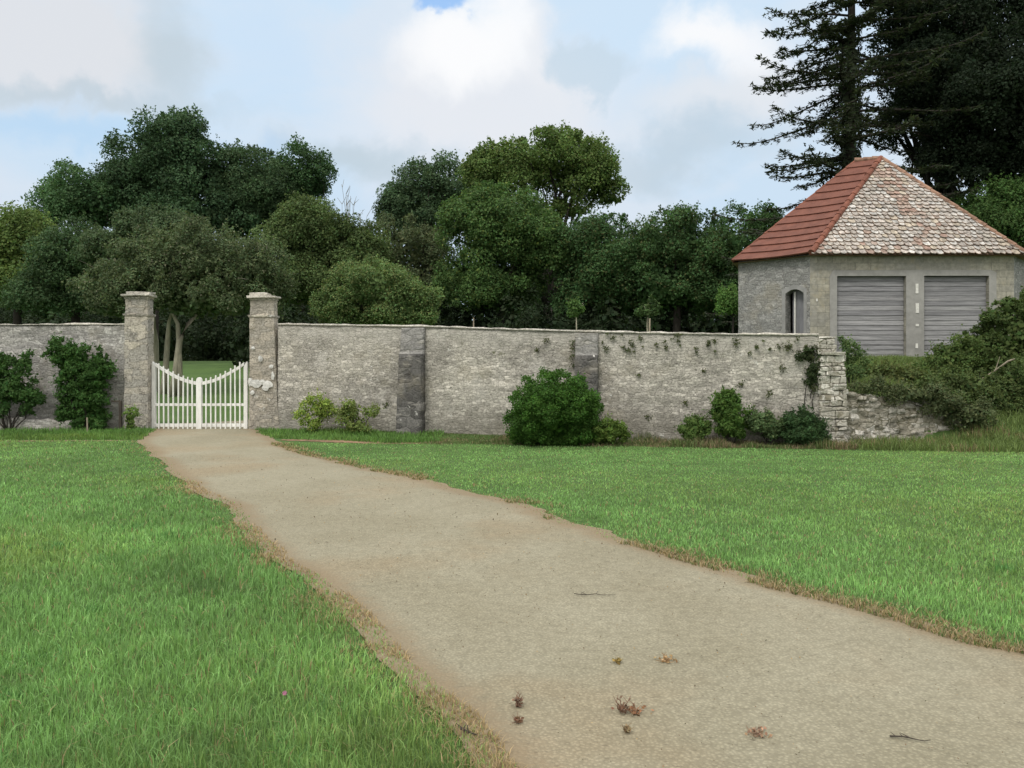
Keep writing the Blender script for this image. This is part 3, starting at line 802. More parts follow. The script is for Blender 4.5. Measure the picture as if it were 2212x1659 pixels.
# ---- thorn tree behind the gate with pale leaning stems
def gate_tree():
    Y = 29.0
    root = at(375, 0, Y); root.z = hz(root.x, Y)
    t = empty('thorn_tree', root, 'grey olive thorn tree with pale leaning stems seen through the gateway', 'tree', GB)
    lob = [(430, 570, 130, 80), (330, 605, 105, 75), (520, 595, 90, 75), (440, 640, 150, 58), (250, 650, 80, 45)]
    bl = []
    for L in lob:
        c_ = at(L[0], L[1], Y); bl.append((c_.x, c_.y, c_.z, L[2] * Y / FPX, L[2] * Y / FPX * .7, L[3] * Y / FPX))
    cr, cs = make_crown('crown', bl, 230, .42, 34000, .085, (.056, .062, .036), t, 51, alt=(.20, .20, .13), altp=.03, inner=.2)
    bm = bmesh.new(); r = random.Random(3)
    def stem(x0, y0, x1, y1, x2, y2, rad, dY):
        a, b_, c_ = at(x0, y0, Y + dY), at(x1, y1, Y + dY), at(x2, y2, Y + dY * .5)
        a.z = hz(a.x, a.y) - .1
        add_tube(bm, [a, a.lerp(b_, .5) + Vector((.02, 0, 0)), b_, b_.lerp(c_, .55) + Vector((-.04, 0, .08)), c_], [rad * 1.25, rad, rad * .85, rad * .6, rad * .4], 9)
    stem(372, 820, 388, 735, 425, 680, .13, 0)
    stem(390, 745, 384, 700, 360, 650, .09, 0)
    stem(352, 820, 362, 735, 372, 670, .11, .5)
    stem(333, 820, 335, 735, 330, 660, .15, 1.2)
    bm_obj('trunk', bm, M['bark_pale'], t, True)
    for i in range(45):
        bm = bmesh.new()
        c_ = Vector(cs[r.randrange(len(cs))]); d = Vector((r.gauss(0, .5), r.gauss(-.4, .5), r.gauss(.7, .5))).normalized()
        c_ = c_ + d * .2; e = c_ + d * r.uniform(.3, .7)
        add_tube(bm, wiggle(c_, e, 3, .12, r), [.009, .007, .005, .003], 4, False)
        bm_obj('twig', bm, M['twig'], t)
gate_tree()
# bare twigs standing above the olive tree's shoulder
def bare_twigs():   # every stem is a part of its own
    r = random.Random(8); Y = 46.5
    b0 = at(760, 560, Y)
    t = empty('bare_sapling', Vector((b0.x, Y, hz(b0.x, Y))), 'nearly leafless twiggy sapling rising beside the olive green tree', 'tree')
    for i in range(20):
        bm = bmesh.new()
        x = r.uniform(735, 805); top = 400 + (x - 735) * .95 + r.uniform(0, 45)
        p0 = Vector((b0.x, Y, hz(b0.x, Y) - .1)); p1 = at(x, top, Y + r.uniform(-1, 1))
        pts = wiggle(p0, p1, 6, .03, r); add_tube(bm, pts, [.05 - .007 * k for k in range(7)], 4, False)
        for j in range(5):
            q = pts[r.randrange(3, 7)]; add_tube(bm, [q, q + Vector((r.uniform(-.35, .35), 0, r.uniform(.15, .6)))], [.018, .007], 3, False)
        bm_obj('stem', bm, M['twig'], t)
    P = np.array([at(r.uniform(735, 800), r.uniform(455, 530), Y) for _ in range(900)])
    P[:, 2] -= 0
    rr = np.random.default_rng(4)
    leaf_mesh('crown', P, rr.normal(0, 1, P.shape), np.full(len(P), .13), leaf_cols(rr, len(P), (.06, .08, .035), .25), M['leaf'], t, 4)
bare_twigs()

# ---- saplings planted behind the wall
def sapling(x, ytop, ybot, crx, Y, label, stake, seed, col=(.05, .075, .025)):
    b0 = at(x, 0, Y); root = Vector((b0.x, Y, hz(b0.x, Y)))
    t = empty('sapling_tree', root, label, 'sapling')
    ct = at(x, ytop, Y); cb_ = at(x, ybot, Y)
    zc, rz = (ct.z + cb_.z) / 2, (ct.z - cb_.z) / 2
    make_crown('crown', [(b0.x, Y, zc, crx * Y / FPX, crx * Y / FPX * .8, rz)], 11, .15, 420, .075, col, t, seed, inner=.1)
    bm = bmesh.new(); r = random.Random(seed)
    add_tube(bm, wiggle(root - Vector((0, 0, .1)), (b0.x + .02, Y, zc), 6, .015, r), [.045, .042, .04, .036, .03, .022, .015], 7)
    for k in range(5):
        q = Vector((b0.x + .01, Y, zc - rz * (.9 - .25 * k)))
        add_tube(bm, [q, q + Vector((r.uniform(-.25, .25), r.uniform(-.2, .2), .25))], [.014, .005], 4)
    bm_obj('trunk', bm, M['bark_pale'], t, True)
    if stake:
        s0 = at(x + 5, 0, Y - .1); bm = bmesh.new()
        zt = at(x, stake, Y).z
        add_box(bm, (s0.x - .025, Y - .14, root.z - .1), (s0.x + .025, Y - .09, zt))
        o = bm_obj('tree_stake', bm, M['pale_wood']); tag(o, 'pale wooden stake tied beside the sapling over the wall', 'stake')
sapling(1243, 655, 690, 12, 25.0, 'slim young tree with a bare stem showing above the wall', None, 61)
sapling(1398, 650, 690, 18, 26.0, 'young round-headed tree beside its pale wooden stake', 688, 62, (.032, .046, .018))
bm = bmesh.new(); p = at(1023, 0, 24.5); add_box(bm, (p.x - .018, 24.48, hz(p.x, 24.5) - .1), (p.x + .018, 24.52, at(0, 686, 24.5).z))
tag(bm_obj('tree_stake', bm, M['pale_wood']), 'thin lone stake behind the wall, no tree beside it', 'stake')

# ---- conifer behind the shed
def conifer():
    Y = 35.0; r = random.Random(12); rr = np.random.default_rng(12)
    b0 = at(1838, 0, Y); root = Vector((b0.x, Y, hz(b0.x, Y)))
    t = empty('spruce_tree', root, 'tall ragged conifer with drooping layered branches behind the red roof', 'tree')
    H = 23.0
    bm = bmesh.new(); tw = bm
    add_tube(bm, [root + Vector((.03 * math.sin(k), 0, H * k / 12 - (.3 if k == 0 else 0))) for k in range(13)], [.33 - .022 * k for k in range(13)], 10)
    P, NN, S = [], [], []
    z = 2.5
    while z < H - .6:
        frac = (z - 2.5) / (H - 2.5)
        for q in range(r.choice((3, 4, 4, 5))):
            a = r.uniform(0, 2 * math.pi)
            L = (6.2 - 3.0 * frac - 2.4 * frac ** 4) * r.uniform(.55, 1.12)
            zz = z + r.uniform(-.25, .25); d = Vector((math.cos(a), math.sin(a), 0)); side = Vector((-d.y, d.x, 0))
            rise = r.uniform(-.02, .16); droop = r.uniform(.10, .20)
            def pt(s_):
                return Vector((root.x, root.y, root.z + zz)) + d * L * s_ + Vector((0, 0, L * (rise * s_ - droop * s_ ** 2 * 1.6 + .14 * s_ ** 5))) + side * (.08 * L * math.sin(3 * s_ + a))
            pts = [pt(k / 8) for k in range(9)]
            add_tube(bm, pts, [.075 * (1 - frac * .5) * (1 - .85 * k / 8) + .006 for k in range(9)], 5)
            s_ = .12
            while s_ < 1.0:
                for sg in (-1, 1):
                    tl = (.95 - .55 * s_) * r.uniform(.45, 1.2) * (1 - .35 * frac)
                    b_ = pt(s_); dirt = (d * r.uniform(.35, .8) + side * sg * r.uniform(.4, 1.0) + Vector((0, 0, r.uniform(-.35, .12)))).normalized()
                    e = b_ + dirt * tl
                    add_tube(tw, [b_, b_.lerp(e, .6) + Vector((0, 0, .02)), e], [.018, .012, .006], 3, False)
                    m_ = int(7 + 24 * tl * r.uniform(.3, 1.3))
                    for k in range(m_):
                        f = r.uniform(.1, 1.08)
                        P.append(b_.lerp(e, f) + Vector((r.gauss(0, .06), r.gauss(0, .06), r.gauss(-.02, .05)))); NN.append((r.gauss(0, .5), r.gauss(0, .5), 1)); S.append(r.uniform(.04, .095))
                s_ += r.uniform(.06, .11)
            for k in range(10):
                f = r.uniform(.85, 1.04)
                P.append(pt(min(f, 1)) + Vector((r.gauss(0, .06), r.gauss(0, .06), r.gauss(0, .05)))); NN.append((r.gauss(0, .5), r.gauss(0, .5), 1)); S.append(r.uniform(.06, .12))
        z += r.uniform(.38, .62)
    # ivy on the stem
    for k in range(2600):
        a = r.uniform(0, 6.283); zz = r.uniform(0, 15); q = .36 + abs(r.gauss(0, .07))
        P.append(root + Vector((math.cos(a) * q, math.sin(a) * q, zz))); NN.append((math.cos(a), math.sin(a), .3)); S.append(r.uniform(.08, .14))
    P = np.array([tuple(p) for p in P]); NN = np.array(NN, float); S = np.array(S)
    bm_obj('trunk', bm, M['bark'], t, True)
    leaf_mesh('crown', P, NN, S, leaf_cols(rr, len(P), (.034, .048, .024), .3), M['leaf'], t, 12, 3.2)
conifer()
tree('yew_tree', 'huge near black evergreen tree filling the corner above the shed', [(2080, 60, 160, 120), (2180, 160, 170, 150, -2), (2050, 200, 120, 120, -2), (2150, 300, 140, 110, -3), (2070, 330, 80, 80, -2), (1990, 90, 80, 120), (2230, 330, 120, 120, -3), (2110, 370, 110, 70, -3), (2050, -90, 160, 120), (2230, -60, 160, 150), (1960, -10, 80, 90), (2150, 230, 120, 90, -4)], 38, (.0085, .0125, .0073), .15, 80000, 380, .8, 71, inner=.2, big=1.4, rad=.4, ntarg=9, trunk_px=2170, holes=.03)
tree('yew_tree', 'second dark evergreen, sparse branches hanging between conifer and shed ridge', [(1975, 280, 70, 90), (1990, 180, 60, 80), (2010, 370, 60, 50), (1940, 120, 50, 60)], 40, (.0095, .014, .008), .13, 9000, 70, .6, 72, inner=.02, holes=.2, ntarg=24, rad=.3, trunk_px=2080)

# ------------------------------------------------------------------ boundary walls
def slab(name, p0, p1, z0, z1, thick, nx, nz, amp, mat, parent=None, batter=0.0, fr=2.2, topamp=.012, seed=0.0):
    """upright rubble slab along a line, front face towards the camera; z1(t) gives the top"""
    p0, p1 = Vector((p0[0], p0[1], 0)), Vector((p1[0], p1[1], 0))
    d = (p1 - p0).normalized(); nrm = Vector((d.y, -d.x, 0))
    V = []
    for s_ in range(2):
        for j in range(nz + 1):
            for i in range(nx + 1):
                t = i / nx; q = p0.lerp(p1, t); f = j / nz
                zt = z1(t); z = z0 + (zt - z0) * f
                if j == nz: z += topamp * mnoise.noise(Vector((q.x * 3.0, q.y * 3.0, seed))) * 2 + topamp * .7 * mnoise.noise(Vector((q.x * 11.0, 4, seed)))
                n_ = mnoise.noise(Vector((q.x * fr + seed, q.y * fr, z * fr * 2.2))) * amp + mnoise.noise(Vector((q.x * fr * 4 + seed, q.y, z * fr * 7))) * amp * .6
                off = nrm * (n_ + batter * (1 - f)) if s_ == 0 else -nrm * (thick + n_ * .5)
                V.append((q.x + off.x, q.y + off.y, z))
    F = []
    n1 = (nx + 1) * (nz + 1); row = nx + 1
    for j in range(nz):
        for i in range(nx):
            a = j * row + i
            F.append((a, a + 1, a + row + 1, a + row)); F.append((n1 + a + 1, n1 + a, n1 + a + row, n1 + a + row + 1))
    for i in range(nx):
        a = nz * row + i; F.append((a, a + 1, n1 + a + 1, n1 + a)); F.append((i + 1, i, n1 + i, n1 + i + 1))
    for j in range(nz):
        a = j * row; F.append((a, a + row, n1 + a + row, n1 + a)); b_ = a + nx; F.append((b_ + row, b_, n1 + b_, n1 + b_ + row))
    return mesh_from(name, V, [np.array(F)], mat, parent, smooth_=False)

tw_ = lambda x, y, Y: EYE - (y - HORY) * Y / FPX
# left wall
lw = empty('garden_wall', (-12.2, 20.3, 0), 'grey lichen-speckled rubble wall behind the two wall climbers', 'wall')
slab('masonry', (-17.0, 20.25), (-9.74, 20.25), -.2, lambda t: 2.63, .5, 150, 44, .022, M['wall_grey'], lw, .03, topamp=.02)
slab('coping', (-17.0, 20.22), (-9.75, 20.22), 2.64, lambda t: 2.675 + .01 * math.sin(t * 9), .56, 120, 2, .012, M['coping'], lw, topamp=.012, seed=3)
# long right wall
rw = empty('garden_wall', (0.3, 18.6, 0), 'long pale rubble wall running from the gate to the ruined stone end', 'wall')
topz = lambda t: float(np.interp(t, [0, .3, .5, .62, .8, 1.0], [2.63, 2.53, 2.42, 2.36, 2.29, 2.24]))
slab('masonry', WA, WB, -.3, topz, .5, 300, 48, .020, M['wall'], rw, .05, topamp=.004)
dv = (Vector(WB) - Vector(WA)).normalized(); nv = Vector((dv.y, -dv.x))
off = nv * .035
cop = slab('coping', (WA[0] + off.x, WA[1] + off.y), (WB[0] + off.x, WB[1] + off.y), 2.0, lambda t: topz(t) + .05, .57, 200, 1, .01, M['coping'], rw, topamp=.012, seed=5)
me = cop.data
half = len(me.vertices) // 2
for s_ in range(2):
    for i in range(201):
        me.vertices[s_ * half + i].co.z = topz(i / 200) + .003

# pillars
def pillar(label, x0, x1, Y, ztop, mat, batter_r=0.0):
    X0, X1 = (x0 - HORX) * Y / FPX, (x1 - HORX) * Y / FPX
    cx = (X0 + X1) / 2; wd = X1 - X0; dp = .34
    t = empty('gate_pillar', (cx, Y + dp / 2, 0), label, 'pillar')
    zs = ztop - .62; zc = ztop - .13
    V = []; F = []
    def shaft(name, za, zb, wb, wt, amp, m_, nz, extra=0.0, yoff=0):
        V, F = [], []
        k = 12
        for j in range(nz + 1):
            f = j / nz; z = za + (zb - za) * f
            h0 = (wb + (wt - wb) * min(1, f * 1.6)) / 2
            ring = []
            for i in range(4 * k):
                s_, u = divmod(i, k); u = u / k
                c4 = [(-1, -1), (1, -1), (1, 1), (-1, 1)]
                a, b_ = c4[s_], c4[(s_ + 1) % 4]
                x = a[0] + (b_[0] - a[0]) * u; y = a[1] + (b_[1] - a[1]) * u
                n_ = mnoise.noise(Vector((x * 2 + cx * 3, y * 2, z * 5))) * amp + mnoise.noise(Vector((x * 7 + cx, y * 7, z * 16))) * amp * .6
                ex = extra * (1 - f) ** 1.5 if x > 0 else 0
                V.append((cx + x * (h0 + n_) + ex * max(x, 0), Y + dp / 2 + y * (h0 - wd / 2 + dp / 2 + n_), z))
        R = 4 * k
        for j in range(nz):
            for i in range(R):
                F.append((j * R + i, j * R + (i + 1) % R, (j + 1) * R + (i + 1) % R, (j + 1) * R + i))
        me = bpy.data.meshes.new(name)
        me.from_pydata(V, [], F + [tuple(range(R - 1, -1, -1)), tuple(nz * R + i for i in range(R))])
        return link(name, me, m_, t)
    shaft('shaft', -.2, zs, wd * 1.03, wd, .014, mat, 40, batter_r)
    shaft('string_course', zs + .002, zs + .055, wd * 1.07, wd * 1.10, .012, M['pillar'], 3)
    shaft('head_block', zs + .057, zc - .06, wd * .965, wd * .955, .012, mat, 12)
    shaft('necking', zc - .058, zc, wd * 1.0, wd * 1.03, .01, M['pillar'], 2)
    bm = bmesh.new()
    y0 = Y - .075
    add_box(bm, (X0 - .05, y0, zc + .003), (X1 + .06, Y + dp + .07, zc + .055), jit=.015, bev=.015)
    sgn = 1 if batter_r else -1
    add_box(bm, (X0 + (.04 if sgn < 0 else .02), y0 + .05, zc + .058), (X1 + (.04 if sgn < 0 else -.16), Y + dp, zc + .125), jit=.015, bev=.015)
    bmesh.ops.subdivide_edges(bm, edges=bm.edges[:], cuts=2, use_grid_fill=True)
    lump(bm, 0, .018, 3.0, cx)
    bm_obj('cap_stone', bm, M['cap'], t)
    return t
pillar('square stone gate pillar with neat coursed blocks, joined to the climber-covered wall', 269, 319, 20.0, tw_(0, 629, 20.0), M['pillar'])
pillar('square stone gate pillar with white lichen patches and a flared foot', 539, 592, 20.0, tw_(0, 632, 20.0), M['pillar_lichen'], .13)
# lichen patches on the right hand pillar
def lichen_patch(pts, Y, parent):
    bm = bmesh.new()
    for (x, y, rx, ry) in pts:
        c_ = at(x, y, Y); k = 11; ring = []
        for i in range(k):
            a = 2 * math.pi * i / k; q = random.uniform(.75, 1.15)
            ring.append(bm.verts.new((c_.x + math.cos(a) * rx * q * Y / FPX, Y + random.uniform(-.002, .002), c_.z + math.sin(a) * ry * q * Y / FPX)))
        cc = bm.verts.new((c_.x, Y - .014, c_.z))
        for i in range(k): bm.faces.new((ring[i], ring[(i + 1) % k], cc))
    return bm_obj('lichen', bm, M['lichen_white'], parent)
M['lichen_white'] = plain_mat('white_lichen', (.52, .515, .49), .3, 16)
pl2 = [o_ for o_ in bpy.data.objects if o_.get('category') == 'pillar'][1]
lichen_patch([(552, 829, 14, 9), (567, 825, 7, 6), (579, 830, 12, 9), (574, 838, 8, 6), (563, 775, 6, 7), (586, 792, 5, 5), (589, 812, 4, 10), (545, 848, 5, 5), (546, 752, 5, 4), (540, 824, 5, 10)], 19.962, pl2)

# buttresses
def buttress(label, xa, xb, proud, split, ybot, top_proud=.06):
    t0, X0, Y0 = wall_pt(xa); t1, X1, Y1 = wall_pt(xb)
    tm = (t0 + t1) / 2; zt = topz(tm)
    c0 = Vector(((X0 + X1) / 2, (Y0 + Y1) / 2, 0))
    wd = math.hypot(X1 - X0, Y1 - Y0)
    t = empty('wall_buttress', c0, label, 'buttress')
    Mx = Matrix.Translation(c0) @ Matrix(((dv.x, -nv.x, 0, 0), (dv.y, -nv.y, 0, 0), (0, 0, 1, 0), (0, 0, 0, 1)))
    zs = EYE - (split - HORY) * (c0.y - proud * .4) / FPX
    def body(name, prof, m_, w0, w1, amp):
        V, F = [], []
        nzz = 34; nxx = 10
        zz = [prof[0][1] + (prof[-1][1] - prof[0][1]) * j / nzz for j in range(nzz + 1)]
        for s_ in range(2):
            for z in zz:
                f = (z - zz[0]) / (zz[-1] - zz[0]); hw = (w0 + (w1 - w0) * f) / 2
                dp = np.interp(z, [p[1] for p in prof], [p[0] for p in prof])
                for i in range(nxx + 1):
                    u = -1 + 2 * i / nxx
                    n_ = mnoise.noise(Vector((u * 2 + xa, z * 4, 0))) * amp + mnoise.noise(Vector((u * 6 + xa, z * 12, 3))) * amp * .6
                    edge = mnoise.noise(Vector((z * 6, u * 3, xa))) * amp * 1.2 if abs(u) == 1 else 0
                    V.append(Mx @ Vector((u * (hw + edge), (-dp - n_) if s_ == 0 else .05, z)))
        row = nxx + 1; n1 = row * (nzz + 1)
        for j in range(nzz):
            for i in range(nxx):
                a = j * row + i; F.append((a, a + 1, a + row + 1, a + row)); F.append((n1 + a + 1, n1 + a, n1 + a + row, n1 + a + row + 1))
            a = j * row; F.append((a, a + row, n1 + a + row, n1 + a)); b_ = a + nxx; F.append((b_ + row, b_, n1 + b_, n1 + b_ + row))
        for i in range(nxx):
            a = nzz * row + i; F.append((a, a + 1, n1 + a + 1, n1 + a))
        return mesh_from(name, V, [np.array(F)], m_, t)
    body('shaft', [(proud, -.3), (proud * .55, zs)], M['buttress'], wd * 1.0, wd * .96, .02)
    body('head', [(proud * .55, zs + .004), (proud * .42, zs + .05), (top_proud, zt - .02)], M['buttress_top'], wd * .95, wd * .95, .016)
buttress('tall dark stone buttress standing free of plants on the long wall', 868, 920, .42, 765, 948)
buttress('stone buttress partly hidden behind the big round bush', 1243, 1294, .32, 768, 940)

# plants and cracks on the face of the long wall: small mossy tufts
def wall_tufts():
    r = random.Random(21); P, NN, S = [], [], []
    spots = []
    for q_ in range(38):
        x = 1300 + 440 * r.random() ** 1.1; spots.append((x, 740 + (x - 1300) * .02 + r.gauss(0, 9), r.uniform(1.2, 6.5)))
    spots += [(1700, 748, 10), (1750, 770, 9), (1745, 800, 9), (1690, 795, 8), (1756, 840, 8), (1753, 900, 8), (835, 875, 7), (1238, 740, 5), (1237, 752, 6), (1238, 772, 7), (1180, 735, 6), (1160, 755, 5), (1660, 850, 8), (1760, 755, 12), (1765, 795, 10), (1480, 870, 6), (1400, 900, 6), (1600, 830, 6), (1380, 810, 4), (1520, 800, 4), (1240, 790, 6), (1590, 745, 5)]
    for (x, y, rad) in spots:
        tt, X, Y = wall_pt(x); z = EYE - (y - HORY) * Y / FPX
        for k in range(int(rad * 5)):
            rr_ = rad * Y / FPX
            P.append((X + r.gauss(0, .6) * rr_ + nv.x * .03, Y + nv.y * r.uniform(.03, .10), z + r.gauss(0, .55) * rr_)); NN.append((r.gauss(0, .5), -.6 + r.gauss(0, .4), .5)); S.append(r.uniform(.018, .038))
    rg = np.random.default_rng(2)
    o = leaf_mesh('wall_moss', np.array(P), np.array(NN), np.array(S), leaf_cols(rg, len(P), (.06, .075, .026), .3), M['leaf'], None, 5)
    tag(o, 'small moss and weed tufts rooted in the long wall face', 'moss', kind='stuff')
wall_tufts()

# ruined end of the wall
def stone_block_pile():
    t = empty('wall_pier', (6.75, 16.9, 0), 'ruined pale quoin pier with white lichen ending the long wall', 'pier')
    Y = 16.92
    X = lambda x: (x - HORX) * Y / FPX
    Z = lambda y: EYE - (y - HORY) * Y / FPX
    bm = bmesh.new(); r = random.Random(5)
    def courses(x0, x1, ytop, ybot, hs, dep, yoff=0.0):
        y = ybot
        while y > ytop + 3:
            h = r.uniform(*hs); h = min(h, y - ytop)
            x = x0 + r.uniform(-2, 2); xe = x1 + r.uniform(-3, 3)
            while x < xe - 4:
                wdt = min(r.uniform(14, 34), xe - x)
                if xe - x - wdt < 9: wdt = xe - x
                add_box(bm, (X(x) + .004, Y + yoff + r.uniform(-.03, .03), Z(y) + .004), (X(x + wdt) - .004, Y + dep, Z(y - h) - .004), jit=.010, bev=.018)
                x += wdt
            y -= h
    courses(1770, 1830, 768, 972, (9, 17), .6)
    courses(1768, 1806, 728, 766, (9, 13), .55, .02)
    lump(bm, 0, .034, 5)
    bm_obj('quoins', bm, M['quoin'], t)
    bm = bmesh.new()
    add_box(bm, (X(1776), Y - .05, Z(766)), (X(1824), Y + .62, Z(760)), jit=.012, bev=.01)
    bmesh.ops.subdivide_edges(bm, edges=bm.edges[:], cuts=2, use_grid_fill=True); lump(bm, 0, .014, 4)
    bm_obj('ledge', bm, M['cap'], t)
    bm = bmesh.new(); add_box(bm, (X(1772), Y + .06, -.2), (X(1826), Y + .5, Z(772))); add_box(bm, (X(1771), Y + .07, Z(771)), (X(1803), Y + .5, Z(732)))
    bm_obj('core', bm, M['rubble'], t)
    # cement apron closing the corner
    tt, Xw, Yw = wall_pt(1766)
    return t
stone_block_pile()
t = empty('rubble_wall', (8.0, 17.5, 0), 'low crumbling mossy rubble wall under the brambles beside the pier', 'wall')
slab('masonry', (7.12, 17.28), (10.1, 17.62), -.25, lambda t: 1.02 - .45 * t ** 1.4 + .05 * mnoise.noise(Vector((t * 9, 0, 0))), 45 / 100, 110, 36, .06, M['rubble'], t, .10, fr=3.4, topamp=.06, seed=8)
bm = bmesh.new(); r_ = random.Random(31)
for i in range(26):
    u = r_.uniform(0, 1); X_ = 7.1 + 2.6 * u; zt = .95 - .50 * u ** 1.4
    z = r_.choice((r_.uniform(-.1, .2), r_.uniform(0, zt), zt)); s_ = r_.uniform(.04, .09)
    rr2 = bmesh.ops.create_icosphere(bm, subdivisions=1, radius=1)
    for v in rr2['verts']:
        n_ = 1 + .55 * mnoise.noise(v.co * 1.7 + Vector((i * 1.37, 0, 0)))
        v.co = Vector((X_ + v.co.x * s_ * 1.3 * n_, 17.22 + .34 * u * 1.0 + .0 + v.co.y * s_ * .6 * n_, z + v.co.z * s_ * .75 * n_))
bm_obj('loose_stones', bm, M['rubble'], t)

# low ledge at the foot of the left wall
t = empty('stone_ledge', (-12.3, 19.7, 0), 'low broken stone ledge at the foot of the climber wall', 'ledge')
slab('masonry', (-14.6, 19.55), (-10.9, 19.7), -.2, lambda t: .42 - .18 * t + .04 * mnoise.noise(Vector((t * 8, 1, 0))), .45, 60, 8, .03, M['wall_grey'], t, .04, topamp=.03, seed=12)

# ------------------------------------------------------------------ gate
def gate():
    Y = 20.22
    X = lambda x: (x - HORX) * Y / FPX
    Z = lambda y: EYE - (y - HORY) * Y / FPX
    xl, xm0, xm1, xr = 329, 425.5, 436.5, 535
    ztop = lambda x: Z(np.interp(abs(x - 431), [0, 10, 30, 50, 70, 88, 101], [826, 825, 820, 812, 801, 790, 780]))
    def leaf_(label, hinge0, hinge1, a, b_, names, stile):
        g = empty('picket_gate', (X((a + b_) / 2), Y, 0), label, 'gate')
        # hinge stile with shaped shoulder
        bm = bmesh.new(); out = -1 if hinge0 < 400 else 1
        p = [(X(hinge0), Z(927)), (X(hinge1), Z(927)), (X(hinge1), Z(792)), (X(hinge1 if out > 0 else hinge0), Z(786)), (X((hinge0 + hinge1) / 2), Z(781)), (X(hinge0 if out > 0 else hinge0), Z(786))]
        xo, xi = (hinge0, hinge1) if out < 0 else (hinge1, hinge0)
        p = [(X(xo), Z(927)), (X(xi), Z(927)), (X(xi), Z(793)), (X(xo + (xi - xo) * .55), Z(785)), (X(xo + (xi - xo) * .25), Z(781)), (X(xo), Z(785))]
        add_prism(bm, p, .09, None, Y - .045); bm_obj('hinge_stile', bm, M['white_paint'], g)
        if stile:
            bm = bmesh.new(); c_ = (xm0 + xm1) / 2; hw = (xm1 - xm0) / 2
            p = [(X(xm0), Z(928)), (X(xm1), Z(928))] + [(X(c_ + hw * math.cos(q)), Z(822 - 7 * math.sin(q))) for q in np.linspace(0, math.pi, 9)]
            add_prism(bm, p, .10, None, Y - .06); bm_obj('meeting_stile', bm, M['white_paint'], g)
        lo, hi = sorted((hinge1 if hinge0 < 400 else hinge0, b_ if hinge0 < 400 else a))
        bm = bmesh.new(); n = 18; top = []; bot = []
        for i in range(n + 1):
            x = lo + (hi - lo) * i / n; z = ztop(x); top.append((X(x), z + .012)); bot.append((X(x), z - .068))
        add_prism(bm, top + bot[::-1], .05, None, Y - .03); bm_obj('top_rail', bm, M['white_paint'], g)
        bm = bmesh.new(); add_box(bm, (X(lo), Y - .028, Z(877)), (X(hi), Y + .022, Z(871.5)), bev=.006); bm_obj('middle_rail', bm, M['white_paint'], g)
        bm = bmesh.new(); add_box(bm, (X(lo), Y - .032, Z(922)), (X(hi), Y + .024, Z(915)), bev=.006); bm_obj('bottom_rail', bm, M['white_paint'], g)
        for x in names:
            bm = bmesh.new(); z = ztop(x) + .085 + random.uniform(-.012, .012); hw = .0155; dx = random.uniform(-.008, .008)
            p = [(X(x) - hw, Z(926.5)), (X(x) + hw, Z(926.5)), (X(x) + hw + dx, z - .012), (X(x) + hw * .5 + dx, z), (X(x) - hw * .5 + dx, z), (X(x) - hw + dx, z - .012)]
            add_prism(bm, p, .026, None, Y - .058); bm_obj('picket', bm, M['white_paint'], g)
        return g
    leaf_('white picket gate leaf with the broad round-topped meeting stile', 329, 336.5, 329, 424.5, [345, 355.5, 365.5, 376, 386.5, 397, 407, 417], True)
    leaf_('white picket gate leaf hung on the lichen-patched pillar', 527.5, 535.5, 436.5, 535, [446.5, 457, 467, 478, 488.5, 499.5, 509.5, 519.5], False)
gate()

